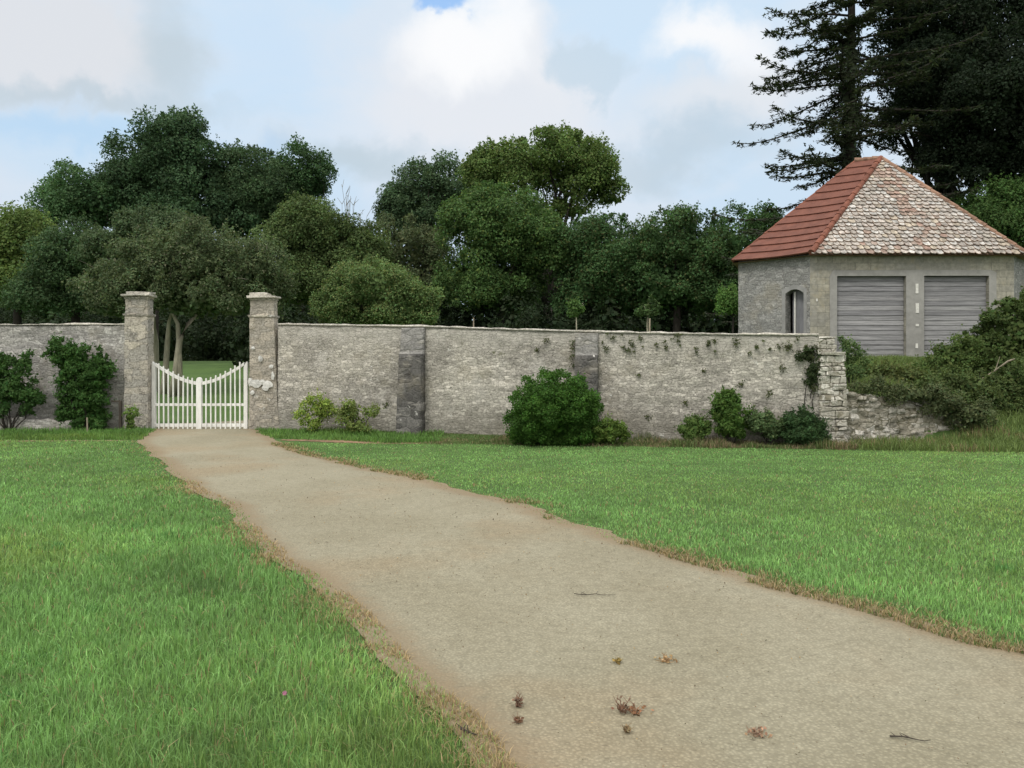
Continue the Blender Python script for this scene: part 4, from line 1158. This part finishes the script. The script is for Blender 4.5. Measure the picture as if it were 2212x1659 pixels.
# ------------------------------------------------------------------ shed
A_ = Vector((9.06, 24.2)); B_ = Vector((7.37, 25.92)); C_ = Vector((15.26, 24.2))
EZ = 4.986
def shed():
    base = Vector((12.2, 27.3, 1.6))
    S = empty('octagonal_shed', base, 'many-sided stone shed with red and lichen-white roof and plank doors', 'shed')
    def panel(name, p, q, poly, thick, mat, y0=0.0):
        """polygon measured along p->q and up from z=0"""
        d = (q - p).normalized()
        me = bpy.data.meshes.new(name); bm = bmesh.new()
        add_prism(bm, poly, thick, None, y0)
        bmesh.ops.recalc_face_normals(bm, faces=bm.faces); bm.to_mesh(me); bm.free()
        me.materials.append(mat)
        o = bpy.data.objects.new(name, me); COL.objects.link(o)
        o.parent = S
        o.matrix_parent_inverse = Matrix.Translation(-base)
        o.matrix_basis = Matrix.Translation((p.x, p.y, 0)) @ Matrix.Rotation(math.atan2(d.y, d.x), 4, 'Z')
        return o
    X = lambda x: (x - HORX) * 24.2 / FPX - A_.x
    Z = lambda y: EYE - (y - HORY) * 24.2 / FPX
    W_ = C_.x - A_.x; zt = EZ + .02; zb = 1.2; dz = Z(596)
    d1a, d1b, d2a, d2b = X(1808), X(1957), X(1996), X(2136)
    panel('front_wall', A_, C_, [(0, zb), (d1a, zb), (d1a, dz), (d1b, dz), (d1b, zb), (d2a, zb), (d2a, dz + .01), (d2b, dz + .01), (d2b, zb), (W_, zb), (W_, zt), (0, zt)], .34, M['shed_front'])
    # grey cement surround, 12 mm proud
    sur = panel('door_surround', A_, C_, [(X(1793), zb), (d1a - .002, zb), (d1a - .002, dz - .002), (d1b + .002, dz - .002), (d1b + .002, zb), (d2a - .002, zb), (d2a - .002, dz + .006), (d2b + .002, dz + .006), (d2b + .002, zb), (X(2152), zb), (X(2152), dz + .1), (X(2140), Z(583)), (X(1800), Z(584)), (X(1792), dz)], .04, M['cement'], -.014)
    for (a, b_) in ((d1a, d1b), (d2a, d2b)):
        n = 20; bm = bmesh.new(); h = (dz - 1.35) / n
        for i in range(n):
            z0 = 1.35 + i * h; tl = random.uniform(.004, .018)
            pr = [(-.0, z0 + .003), (.022, z0 + .003), (.022 + 0, z0 + h - .004), (tl * .3, z0 + h - .004)]
            x0, x1 = a + .012, b_ - .012
            v = [bm.verts.new((x, .13 + (p_[0] if k not in (0,) else -tl), p_[1])) for x in (x0, x1) for k, p_ in enumerate(pr)]
            bm.faces.new((v[0], v[4], v[7], v[3])); bm.faces.new((v[3], v[7], v[6], v[2])); bm.faces.new((v[0], v[1], v[5], v[4])); bm.faces.new((v[0], v[3], v[2], v[1])); bm.faces.new((v[4], v[5], v[6], v[7])); bm.faces.new((v[1], v[2], v[6], v[5]))
        me = bpy.data.meshes.new('garage_door'); bmesh.ops.recalc_face_normals(bm, faces=bm.faces); bm.to_mesh(me); bm.free(); me.materials.append(M['plank'])
        o = bpy.data.objects.new('garage_door', me); COL.objects.link(o); o.parent = S; o.matrix_parent_inverse = Matrix.Translation(-base); o.location = (A_.x, A_.y, 0)
        panel('door_backing', A_, C_, [(a + .005, 1.3), (b_ - .005, 1.3), (b_ - .005, dz - .004), (a + .005, dz - .004)], .04, M['soffit'], .18)
    # white plates on the middle pier and wall
    for (x0, x1, y0, y1) in ((1977, 1983, 613, 634), (1977, 1984, 655, 676), (1977, 1984, 700, 705), (1977, 1982, 742, 752), (1763, 1766, 645, 651)):
        panel('white_plate', A_, C_, [(X(x0), Z(y1)), (X(x1), Z(y1)), (X(x1), Z(y0)), (X(x0), Z(y0))], .012, M['white_mark'], -.03 if x0 > 1800 else -.014)
    # left canted wall with arched doorway
    L = (B_ - A_).length
    wa = A_ - (A_ - B_).normalized() * 0
    s0, s1 = L - .785, L - .20
    za = 3.84; arch = [(s0 + (s1 - s0) * u, za + .13 * (1 - (2 * u - 1) ** 2)) for u in np.linspace(0, 1, 9)]
    panel('side_wall', B_, A_, [(0, zb), (s0, zb)] + arch + [(s1, zb), (L, zb), (L, zt), (0, zt)], .34, M['shed_left'])
    rim = [(s0 - .12, zb), (s0 - .002, zb)] + [(s0 - .002 + (s1 - s0 + .004) * u, za - .002 + .13 * (1 - (2 * u - 1) ** 2)) for u in np.linspace(0, 1, 9)] + [(s1 + .002, zb), (s1 + .10, zb)]
    rim += [(s1 + .10 - (s1 - s0 + .22) * u, za + .12 + .13 * (1 - (2 * u - 1) ** 2)) for u in np.linspace(0, 1, 9)]
    panel('arch_surround', B_, A_, rim, .04, M['cement_dark'], -.012)
    panel('side_door', B_, A_, [(s0 + .12, zb), (s1 - .005, zb), (s1 - .005, za + .12), (s0 + .12, za + .12)], .05, M['door_grey'], .24)
    panel('door_post', B_, A_, [(s0 + .20, zb), (s0 + .235, zb), (s0 + .235, za + .06), (s0 + .20, za + .06)], .05, M['white_mark'], .17)
    # remaining walls
    pts = [B_, Vector((8.75, 29)), Vector((9.8, 30.8)), Vector((15.2, 30.8)), Vector((17.0, 29)), Vector((17.0, 25.95)), C_]
    bm = bmesh.new()
    for p, q in zip(pts, pts[1:]):
        d = (q - p); n_ = Vector((-d.y, d.x)).normalized() * -.3
        vs = [bm.verts.new((v.x, v.y, z)) for z in (zb, zt) for v in (p, q)]
        bm.faces.new((vs[0], vs[1], vs[3], vs[2]))
        vs = [bm.verts.new((v.x, v.y, z)) for z in (zb, zt) for v in (p + n_, q + n_)]
        bm.faces.new((vs[0], vs[1], vs[3], vs[2]))
    bm_obj('rear_wall', bm, M['shed_left'], S)
    # ---- roof
    E = [Vector(p) for p in ((9.0, 23.92, EZ), (7.14, 25.8, EZ), (8.5, 29.1, EZ), (9.7, 31.05, EZ), (15.35, 31.05, EZ), (17.2, 29.1, EZ), (17.2, 25.85, EZ), (15.36, 23.92, EZ))]
    R0 = Vector((12.60, 27.2, 8.68)); R1 = Vector((11.86, 27.45, 8.66))
    roof = None
    bm = bmesh.new()
    low = Vector((0, 0, -.03))
    vE = [bm.verts.new(e + low) for e in E]; v0 = bm.verts.new(R0 + low * 2); v1 = bm.verts.new(R1 + low * 2)
    bm.faces.new((vE[1], vE[2], v1)); bm.faces.new((vE[2], vE[3], v1)); bm.faces.new((vE[3], vE[4], v0, v1)); bm.faces.new((vE[4], vE[5], v0)); bm.faces.new((vE[5], vE[6], v0)); bm.faces.new((vE[6], vE[7], v0)); bm.faces.new((vE[7], vE[0], v0))
    bm.faces.new([bm.verts.new(e + Vector((0, 0, -.05))) for e in E])
    roof = bm_obj('roof', bm, M['roof_back'], S)
    # red lapped courses on the canted side
    bm = bmesh.new(); n = 13; kx = 26
    nrm = ((E[1] - E[0]).cross(R1 - E[0])).normalized()
    if nrm.z < 0: nrm = -nrm
    def red(u, v):
        v2 = v - .045 * math.sin(math.pi * v)            # slight bell curve
        a = E[0].lerp(R0, v2); b_ = E[1].lerp(R1, v2)
        return a.lerp(b_, u) + nrm * (-.05 * math.sin(math.pi * u) * (1 - v) + .01) 
    for i in range(n):
        va, vb = i / n, (i + 1) / n + .01
        rows = []
        for (v, h) in ((va, .015), (va, .062), (va + (vb - va) * .5, .045), (min(vb, 1), .016)):
            rows.append([bm.verts.new(red(u / kx, v) + nrm * (h + .006 * mnoise.noise(Vector((u * .7, i * 3.1, 0))))) for u in range(kx + 1)])
        for r0, r1 in zip(rows, rows[1:]):
            for u in range(kx): bm.faces.new((r0[u], r0[u + 1], r1[u + 1], r1[u]))
    bm_obj('red_slope', bm, M['red_roof'], roof)
    # lichen covered scalloped tiles on the front
    nf = ((E[7] - E[0]).cross(R0 - E[0])).normalized()
    if nf.y > 0: nf = -nf
    ux = (E[7] - E[0]).normalized(); uy = nf.cross(ux); uy = uy if uy.z > 0 else -uy
    mid = (E[0] + E[7]) / 2; Lm = (R0 - E[0]).dot(uy); Wd = (E[7] - E[0]).length; ax = (R0 - E[0]).dot(ux)
    V, F, Cc = [], [], []
    r = random.Random(77); rows = 27; ex = Lm / rows; tw0 = .19
    for j in range(rows + 1):
        yb = j * ex - .07
        def lim(y): 
            f = max(0, min(1, y / Lm)); return ax * f, Wd + (ax - Wd) * f
        l, rgt = lim(yb + ex * .3)
        x = l - r.uniform(0, .15) + .05
        while x < rgt - .04:
            tw = tw0 * r.uniform(.8, 1.25); xa, xb = x + .006, min(x + tw - .006, rgt + .05)
            if xb - xa < .06: break
            yj = yb + r.uniform(-.026, .026); h0 = .052 + r.uniform(-.008, .014); tilt = r.uniform(-.008, .008); rot = r.uniform(-.02, .02)
            cor = r.uniform(.045, .085)
            pl = [(xa, yj + cor), (xa + cor * .6, yj + cor * .25), (xa + cor * 1.3, yj), (xb - cor * 1.3, yj + rot), (xb - cor * .6, yj + cor * .25 + rot), (xb, yj + cor + rot), (xb, yj + ex * 1.5), (xa, yj + ex * 1.5)]
            b0 = len(V); mx_ = (xa + xb) / 2; my_ = yj + ex * .62
            for lay in (1, 2, 0):
                for (px, py) in pl:
                    if lay == 2: px = mx_ + (px - mx_) * .84; py = my_ + (py - my_) * .84
                    f = (py - yj) / (ex * 1.5)
                    hh = (h0 * (1 - f) + .012) + tilt * ((px - xa) / tw - .5) - (.03 if lay == 0 else 0) * (1 - f) + (.004 if lay == 2 else 0)
                    xl_, xr_ = lim(py)
                    pxx = min(max(px, xl_ - .02), xr_ + .02)
                    V.append(E[0] + ux * pxx + uy * py + nf * hh)
            F.append(tuple(b0 + 8 + k for k in range(8)))
            for k in range(8):
                F.append((b0 + k, b0 + (k + 1) % 8, b0 + 8 + (k + 1) % 8, b0 + 8 + k)); F.append((b0 + k, b0 + 16 + k, b0 + 16 + (k + 1) % 8, b0 + (k + 1) % 8))
            # tile colour: pale lichen, bare red-brown patches down the middle
            cx_ = (xa + xb) / 2; fy = yb / Lm; rel = (cx_ - ax) / Wd
            redp = .03
            if .33 < fy < .86 and abs(rel + .02 + (fy - .7) * .05) < .035 + .06 * max(0, (fy - .45)): redp = .85
            if .02 < fy < .42 and -.06 < rel < .14: redp = max(redp, .26)
            if fy < .08 and rel < -.05: redp = .25
            q = r.random()
            if q < redp: c0 = r.choice([(.275, .205, .17), (.24, .165, .135), (.29, .23, .195)])
            elif q < redp + .06: c0 = (.34, .295, .235)
            elif q < redp + .16: c0 = (.31, .285, .25)
            else: c0 = r.choice([(.345, .325, .30), (.30, .272, .245), (.385, .372, .35), (.33, .295, .265)])
            v_ = r.uniform(.86, 1.15)
            if rel > .22: v_ *= .9
            ec = r.choice([(.21, .14, .10), (.24, .18, .135), (.27, .235, .20)])
            for k in range(24):
                Cc.append(tuple(min(1, z_ * v_) for z_ in (c0 if 8 <= k < 16 else ec)))
            x += tw
    me = bpy.data.meshes.new('tiles'); me.from_pydata([tuple(v) for v in V], [], F); me.update()
    a = me.color_attributes.new('tint', 'FLOAT_COLOR', 'POINT')
    for i, c0 in enumerate(Cc): a.data[i].color = (*c0, 1)
    link('lichened_slope', me, M['tile'], roof)
    # reddish bed under the tiles shows in the gaps
    # hips and ridge
    def hip(name, p, q, rad, mat, nseg, offs):
        bm = bmesh.new(); d = (q - p)
        for i in range(nseg):
            a0, a1 = p + d * (i / nseg), p + d * ((i + 1.06) / nseg)
            dd = Vector((0, 0, offs))
            add_tube(bm, [a0 + dd, a1 + dd + Vector((0, 0, -.012))], [rad * random.uniform(1.0, 1.1), rad * .9], 10)
        bm_obj(name, bm, mat, roof, False)
    hip('hip_tiles', E[0] + Vector((-.02, -.04, 0)), R0 + Vector((0, 0, .02)), .095, M['hip'], 14, .02)
    hip('hip_tiles', E[7] + Vector((.06, 0, 0)), R0 + Vector((0, 0, .02)), .085, M['hip_old'], 16, .02)
    hip('hip_tiles', E[1], R1, .05, M['hip'], 12, .03)
    hip('ridge_tiles', R1 + Vector((-.05, 0, 0)), R0, .085, M['hip_old'], 3, .03)
shed()

# ------------------------------------------------------------------ plants along the walls
def shrub(name, label, x, ybase, lobes, Y, base, leaf, n, nsub, subr, seed, cat='bush', group=None, stems=6, flat=.6, long=1.5, bark=None, **kw):
    b0 = at(x, 0, Y); root = Vector((b0.x, Y, hz(b0.x, Y)))
    t = empty(name, root, label, cat, group)
    bl = []
    for L in lobes:
        c_ = at(L[0], L[1], Y + (L[4] if len(L) > 4 else 0)); k = Y / FPX
        bl.append((c_.x, c_.y, c_.z, L[2] * k, max(.05, min(L[2], L[3]) * k * flat), L[3] * k))
    kw.setdefault('sprays', 1.55)
    cr, cs = make_crown('foliage', bl, nsub, subr, n, leaf, tuple(q * g for q, g in zip(base, (.76, .66, .72))), t, seed, low=-.9, long=long, **kw)
    bm = bmesh.new(); r = random.Random(seed)
    for i in range(stems):
        c_ = Vector(cs[r.randrange(len(cs))])
        add_tube(bm, wiggle(root + Vector((r.uniform(-.05, .05), 0, -.05)), c_, 5, .06, r), [.018, .016, .013, .010, .007, .004], 5)
    bm_obj('stem', bm, bark or M['bark'], t, True)
    return t
GP = 'plants along the foot of the walls'
shrub('climbing_shrub', 'dark green Y-shaped climber spread on the wall beside the gate pillar', 190, 930, [(125, 760, 32, 22), (165, 780, 40, 30), (215, 775, 12, 22), (225, 800, 16, 28), (185, 820, 48, 38), (180, 865, 52, 40), (185, 905, 48, 22), (150, 800, 26, 30)], 19.85, (.042, .088, .024), .055, 13000, 150, .12, 81, group=GP, flat=.5, stems=12, inner=.12)
shrub('climbing_shrub', 'dark green climber at the edge of the view over the stone ledge', 20, 930, [(10, 780, 16, 26), (20, 830, 40, 40), (62, 790, 10, 32), (55, 845, 25, 25), (75, 858, 14, 10), (58, 880, 16, 18), (10, 875, 15, 25), (-40, 820, 45, 60)], 19.6, (.040, .080, .024), .055, 9000, 120, .11, 82, group=GP, flat=.5, stems=12, inner=.1)
shrub('round_bush', 'big dense round dark green bush against the long wall', 1195, 955, [(1195, 885, 86, 75), (1150, 915, 50, 45), (1240, 910, 50, 48), (1195, 935, 88, 30)], 17.15, (.040, .088, .016), .042, 30000, 260, .15, 83, group=GP, flat=1.0, inner=.3, var=.2, sprays=.8)
shrub('low_bush', 'small yellowish green bush at the foot of the big round one', 1320, 950, [(1330, 930, 28, 20), (1300, 938, 22, 18)], 16.95, (.085, .125, .03), .04, 4200, 50, .09, 84, group=GP, flat=1.0, inner=.2)
shrub('young_shrub', 'light lime green young shrub next to the flared pillar', 678, 930, [(678, 880, 26, 18), (668, 905, 20, 22), (700, 885, 16, 14)], 19.0, (.19, .235, .06), .05, 1800, 36, .12, 85, group=GP, flat=.8, inner=.03)
shrub('young_shrub', 'mid green feathery young shrub nearer the dark buttress', 768, 932, [(762, 888, 22, 22), (768, 915, 28, 22), (800, 890, 12, 12), (745, 910, 12, 20)], 18.85, (.14, .17, .055), .045, 2300, 40, .11, 86, group=GP, flat=.8, inner=.03)
shrub('young_shrub', 'tiny leafy plant at the foot of the coursed gate pillar', 285, 930, [(285, 895, 12, 12), (282, 915, 14, 12)], 19.6, (.10, .145, .04), .05, 550, 16, .08, 87, group=GP, inner=.03)
shrub('broom_bush', 'tallest upright green broom bush near the ruined pier', 1575, 950, [(1572, 890, 26, 34), (1585, 915, 30, 28), (1568, 870, 12, 16)], 17.0, (.062, .105, .026), .04, 5000, 60, .11, 88, group=GP, flat=.9, long=3.0, inner=.15)
shrub('broom_bush', 'loose grey green bush between the tall broom and the dark feathery one', 1655, 950, [(1650, 912, 34, 24), (1680, 925, 28, 20)], 16.9, (.075, .105, .05), .038, 2800, 44, .10, 89, group=GP, flat=.9, long=2.4, inner=.06)
shrub('broom_bush', 'dark feathery low bush touching the ruined pier', 1735, 960, [(1738, 930, 40, 28), (1720, 912, 22, 18), (1755, 945, 34, 16)], 16.7, (.034, .062, .026), .035, 6500, 70, .10, 90, group=GP, flat=.9, long=3.2, inner=.2)
shrub('broom_bush', 'low pale green bush in the dry grass before the long wall', 1500, 950, [(1500, 925, 30, 18), (1485, 932, 22, 12)], 17.1, (.075, .115, .034), .038, 2600, 40, .09, 91, group=GP, flat=.9, long=2.0, inner=.1)
shrub('ivy_clump', 'dark ivy clump hanging over the corner by the pier top', 1745, 800, [(1745, 768, 20, 16), (1758, 795, 12, 34), (1752, 820, 8, 22)], 17.0, (.032, .045, .020), .04, 1800, 34, .07, 92, group=GP, flat=.5, inner=.1, stems=3)
shrub('pier_weed', 'spindly pale green weed growing behind the ruined pier', 1835, 800, [(1830, 735, 14, 14), (1828, 760, 22, 18), (1850, 770, 18, 20), (1840, 800, 24, 24)], 18.2, (.075, .11, .045), .045, 1700, 36, .11, 93, group=GP, inner=.04)

# brambles on the bank
GK = 'brambles on the bank below the shed'
def bramble(label, lobes, Y, base, n, seed, leaf=.055, **kw):
    shrub('bramble_bush', label, lobes[0][0], 0, lobes, Y, base, leaf, n, 70, .16, seed, group=GK, flat=.9, inner=.25, stems=14, **kw)
bramble('tall dark bramble reaching up in front of the second plank door', [(2190, 720, 60, 60), (2140, 690, 16, 26), (2180, 660, 22, 26), (2160, 770, 90, 60), (2230, 700, 50, 90), (2120, 740, 30, 30)], 20.5, (.054, .076, .025), 11000, 101, .065)
bramble('bramble with pale glossy leaves below the gap between the plank doors', [(2060, 770, 50, 30), (2095, 750, 30, 30), (2050, 800, 60, 40)], 20.2, (.066, .092, .030), 5500, 102)
bramble('weedy bramble in front of the first plank door', [(1960, 825, 70, 22), (1900, 822, 50, 24), (1930, 838, 80, 20)], 19.6, (.080, .094, .036), 5500, 103, .05, long=2.6)
bramble('dark shaded bramble spilling down over the low rubble wall', [(2100, 845, 70, 42), (2030, 838, 55, 26), (2145, 860, 60, 40)], 18.5, (.062, .082, .030), 7000, 104)
bramble('greyish bramble sprays along the broken wall top', [(1905, 838, 50, 12, -.3), (1970, 852, 55, 18, -.4), (2045, 872, 45, 24, -.4), (2100, 895, 40, 26, -.4)], 17.75, (.070, .082, .042), 5000, 105, .045)
bramble('deep green bramble on the steep bank at the edge of the view', [(2200, 830, 70, 55), (2150, 870, 60, 30), (2260, 850, 60, 60)], 18.8, (.052, .072, .025), 5500, 106)
# dead stick poking out of the brambles
bm = bmesh.new(); add_tube(bm, [at(2118, 820, 19.0), at(2150, 800, 18.8), at(2178, 780, 18.6), at(2196, 774, 18.5)], [.012, .02, .022, .015], 6)
add_tube(bm, [at(2150, 800, 18.8), at(2160, 770, 18.8)], [.01, .004], 5)
tag(bm_obj('dead_branch', bm, M['pale_wood']), 'bare pale brown dead branch poking out of the brambles', 'branch')

# stakes at the left wall
bm = bmesh.new(); p = at(189, 930, 19.3); add_tube(bm, [(p.x, 19.3, -.1), (p.x - .01, 19.3, .35)], [.02, .016], 6)
tag(bm_obj('wooden_stake', bm, M['pale_wood']), 'thin pale stake under the Y-shaped climber', 'stake')
bm = bmesh.new(); p = at(260, 930, 19.8); add_box(bm, (p.x - .03, 19.78, -.1), (p.x + .03, 19.84, .74), jit=.006, bev=.006); add_box(bm, (p.x - .22, 19.79, .70), (p.x - .03, 19.83, .745), jit=.006)
tag(bm_obj('wooden_post', bm, M['dark_wood']), 'dark rotten post against the wall beside the coursed pillar', 'post')

# ------------------------------------------------------------------ verge grass and weeds
rng = np.random.default_rng(9)
def region(n, x0, x1, y0, y1, fn=None, dens=1.3, thr=None, seed=1):
    X = rng.uniform(x0, x1, n); Y = rng.uniform(0, 1, n) * (y1 - y0) + y0
    if fn is not None:
        lo, hi = fn(X); Y = lo + (hi - lo) * rng.uniform(0, 1, n)
    if thr is not None:
        k = fbm(X * dens, Y * dens, seed) > thr; X, Y = X[k], Y[k]
    return X, Y
vg = []
X, Y = region(16500, -16, -7.6, 0, 0, lambda x: (17.05 + .1 * np.sin(x * 2), 19.95 + 0 * x)); vg.append((X, Y, rng.uniform(.03, .12, len(X)) * (.25 + 1.5 * fbm(X * 1.5, Y * 1.5, 6))))
X, Y = region(7000, -6.4, -1.6, 0, 0, lambda x: (17.5 + .1 * np.sin(x * 3), np.interp(x, [-6.4, -5.9, -1.6], [19.9, 19.95, 18.9]))); vg.append((X, Y, rng.uniform(.03, .12, len(X)) * (.25 + 1.5 * fbm(X * 1.7, Y * 1.7, 16))))
X = np.concatenate([v[0] for v in vg]); Y = np.concatenate([v[1] for v in vg]); Hh = np.concatenate([v[2] for v in vg])
k = ~in_drive(X, Y, .05); X, Y, Hh = X[k], Y[k], Hh[k]
o = blades('verge_grass', X, Y, Hh, np.full(len(X), .014), green(X, Y, rng, (.115, .225, .055), .25), .5, seed=21)
tag(o, 'rough darker green grass at the foot of the gate walls', 'grass', kind='stuff')
wl = lambda x: np.interp(x, [WA[0], WB[0]], [WA[1], WB[1]]) - .08
X, Y = region(17000, -2.3, 7.0, 0, 0, lambda x: (np.interp(x, [-1.5, 0, 4, 7], [17.3, 17.05, 16.5, 16.1]) + (fbm(x * 2.1, x * 0, 3) - .5) * .5, wl(x)))
Hh = rng.uniform(.04, .24, len(X)) * (.05 + 1.5 * fbm(X * 1.7, Y * .9, 8) ** 1.5) * np.interp(X, [-2.3, -1, 1.5, 3, 7], [.15, .5, .75, 1.35, 1.35])
mixr = rng.uniform(0, 1, len(X)) < .12 + .5 * smooth(.4, .6, fbm(X * 1.4, Y * 2, 33))
C = np.where(mixr[:, None], np.array((.28, .22, .135))[None, :], np.array((.12, .165, .056))[None, :]) * rng.uniform(.5, 1.35, (len(X), 1))
o = blades('dry_verge', X, Y, Hh, np.full(len(X), .012), C, .55, seed=22)
tag(o, 'tall brownish dry grass and weeds before the long wall', 'grass', kind='stuff')
# bank
X = rng.uniform(7.0, 15, 64000); Y = rng.uniform(15.2, 24, len(X))
k = (Y > np.interp(X, [7, 9, 14], [15.95, 15.55, 15.05])) & (np.abs(Y - np.interp(X, [7.1, 9.9], [17.4, 17.75])) > np.where(X < 9.6, .38, 0)) & (Y < np.where(X > 9, 23.9, 26))
X, Y = X[k], Y[k]
Hh = rng.uniform(.06, .25, len(X)) * (.5 + .9 * fbm(X * 1.3, Y * 1.3, 18)) * np.where(Y > 19, .85, np.where(Y > 18, 1.4, 1.0))
br = smooth(.53, .62, fbm(X * .8, Y * 1.1, 28)) * np.where(Y < 19, 1, .5)
mixr = rng.uniform(0, 1, len(X)) < br * .28
C = np.where(mixr[:, None], np.array((.26, .195, .11))[None, :], np.array((.15, .21, .065))[None, :]) * rng.uniform(.5, 1.35, (len(X), 1))
o = blades('bank_grass', X, Y, Hh, np.full(len(X), .013), C, .6, seed=23)
tag(o, 'rough green and brown grass on the bank below the shed', 'grass', kind='stuff')

# ------------------------------------------------------------------ small things on the drive
def weed(x, y, hgt, wid, label, seed, col=(.16, .095, .065), nst=7):
    X, Y = ground_at(x, y); r = random.Random(seed)
    t = empty('dried_weed', (X, Y, .012), label, 'weed', 'dried weeds on the drive')
    bm = bmesh.new()
    for i in range(nst):
        a = r.uniform(0, 6.283); e = Vector((X + math.cos(a) * wid * r.uniform(.2, 1), Y + math.sin(a) * wid * .7, .012 + hgt * r.uniform(.4, 1)))
        pts = wiggle((X + r.uniform(-.01, .01), Y, .008), e, 4, .12, r); add_tube(bm, pts, [.0035, .003, .0025, .002, .001], 4)
        for k in range(3):
            q = pts[r.randrange(1, 5)]; add_tube(bm, [q, q + Vector((r.uniform(-.03, .03), r.uniform(-.03, .03), r.uniform(0, .03)))], [.002, .001], 3)
    m_ = plain_mat('dry_stalk', col, .3, 30, bumpk=0); bm_obj('stem', bm, m_, t)
    n = 26; rr = np.random.default_rng(seed)
    P = np.stack([X + rr.normal(0, wid * .45, n), Y + rr.normal(0, wid * .4, n), .02 + np.abs(rr.normal(0, hgt * .35, n))], -1)
    leaf_mesh('foliage', P, rr.normal(0, 1, P.shape), np.full(n, .013), leaf_cols(rr, n, tuple(c_ * 1.2 for c_ in col), .3), M['leaf'], t, seed)
weed(1120, 1532, .055, .03, 'upright reddish dried weed on the drive near the lawn tip', 1)
weed(1345, 1543, .055, .045, 'sprawling dried weed with two stalks in mid drive', 2)
weed(1372, 1546, .025, .055, 'flat rust coloured weed tuft touching the two-stalked weed', 3, (.21, .11, .06))
weed(1120, 1567, .025, .02, 'tiny brown weed tuft below the upright reddish one', 4, (.20, .12, .08), 5)
weed(1355, 1587, .025, .018, 'tiny ochre weed tuft nearest the camera in mid drive', 5, (.22, .16, .09), 5)
weed(1437, 1433, .015, .07, 'flat orange dried tuft alone on the drive', 6, (.31, .20, .10), 8)
weed(1336, 1437, .02, .03, 'small yellow-green tuft left of the flat orange one', 7, (.24, .18, .06), 6)
weed(1640, 1592, .012, .06, 'flat pinkish straw smear near the fallen twig', 8, (.29, .19, .13), 7)
def twig(x0, y0, x1, y1, label, rad=.004, seed=0):
    r = random.Random(seed); a, b_ = ground_at(x0, y0), ground_at(x1, y1)
    p0, p1 = Vector((*a, .02)), Vector((*b_, .02)); bm = bmesh.new()
    pts = wiggle(p0, p1, 6, .04, r); pts = [Vector((p.x, p.y, .02 + abs(r.gauss(0, .003)))) for p in pts]
    add_tube(bm, pts, [rad * (1 - .1 * k) for k in range(7)], 5)
    for k in range(3):
        q = pts[1 + k]; add_tube(bm, [q, q + Vector((r.uniform(-.05, .05), r.uniform(.01, .06), .008))], [rad * .6, rad * .3], 4)
    tag(bm_obj('fallen_twig', bm, M['dark_wood']), label, 'twig')
twig(1922, 1600, 2010, 1612, 'dark forked twig lying on the near part of the drive', .004, 1)
twig(2050, 1383, 2160, 1372, 'thin dark twig lying by the lawn side of the drive', .003, 2) if False else None
twig(995, 1585, 1030, 1600, 'pale short stick on the dry grass at the near lawn corner', .006, 3)
twig(1240, 1290, 1330, 1292, 'long thin weathered twig flat on the middle of the drive', .0035, 4)
# grit, leaf crumbs: uncountable
n = 2300
Yq = np.exp(rng.uniform(np.log(2.9), np.log(14), n)); f = rng.uniform(.03, .97, n); Xq = edge_l(Yq) + (edge_r(Yq) - edge_l(Yq)) * f
P = np.stack([Xq, Yq, np.full(n, .024)], -1); rq = np.random.default_rng(3)
o = leaf_mesh('leaf_litter', P, np.array([0, 0, 1.0]) + rq.normal(0, .35, P.shape), rq.uniform(.003, .009, n) * np.clip(Yq / 5, .8, 1.6), leaf_cols(rq, n, (.12, .09, .055), .4, (.24, .16, .07), .2), M['leaf'], None, 3, 1.8)
tag(o, 'scattered grit and leaf crumbs on the sandy drive', 'litter', kind='stuff')
# clover
X, Y = ground_at(613, 1545); t = empty('clover_flower', (X, Y, 0), 'single pink clover head in the near lawn', 'flower')
bm = bmesh.new(); add_tube(bm, [(X, Y, 0), (X + .004, Y, .095)], [.0015, .0012], 5); bm_obj('stem', bm, plain_mat('clover_stem', (.08, .15, .04), .1), t)
rr = np.random.default_rng(1); d = rand_dir(rr, 90); d[:, 2] = np.abs(d[:, 2]) * 1.0 - .2
leaf_mesh('flower_head', np.array([X + .004, Y, .10]) + d * .010, d + rr.normal(0, .3, d.shape), np.full(90, .006), leaf_cols(rr, 90, (.55, .25, .36), .15), M['leaf'], t, 1, 2)
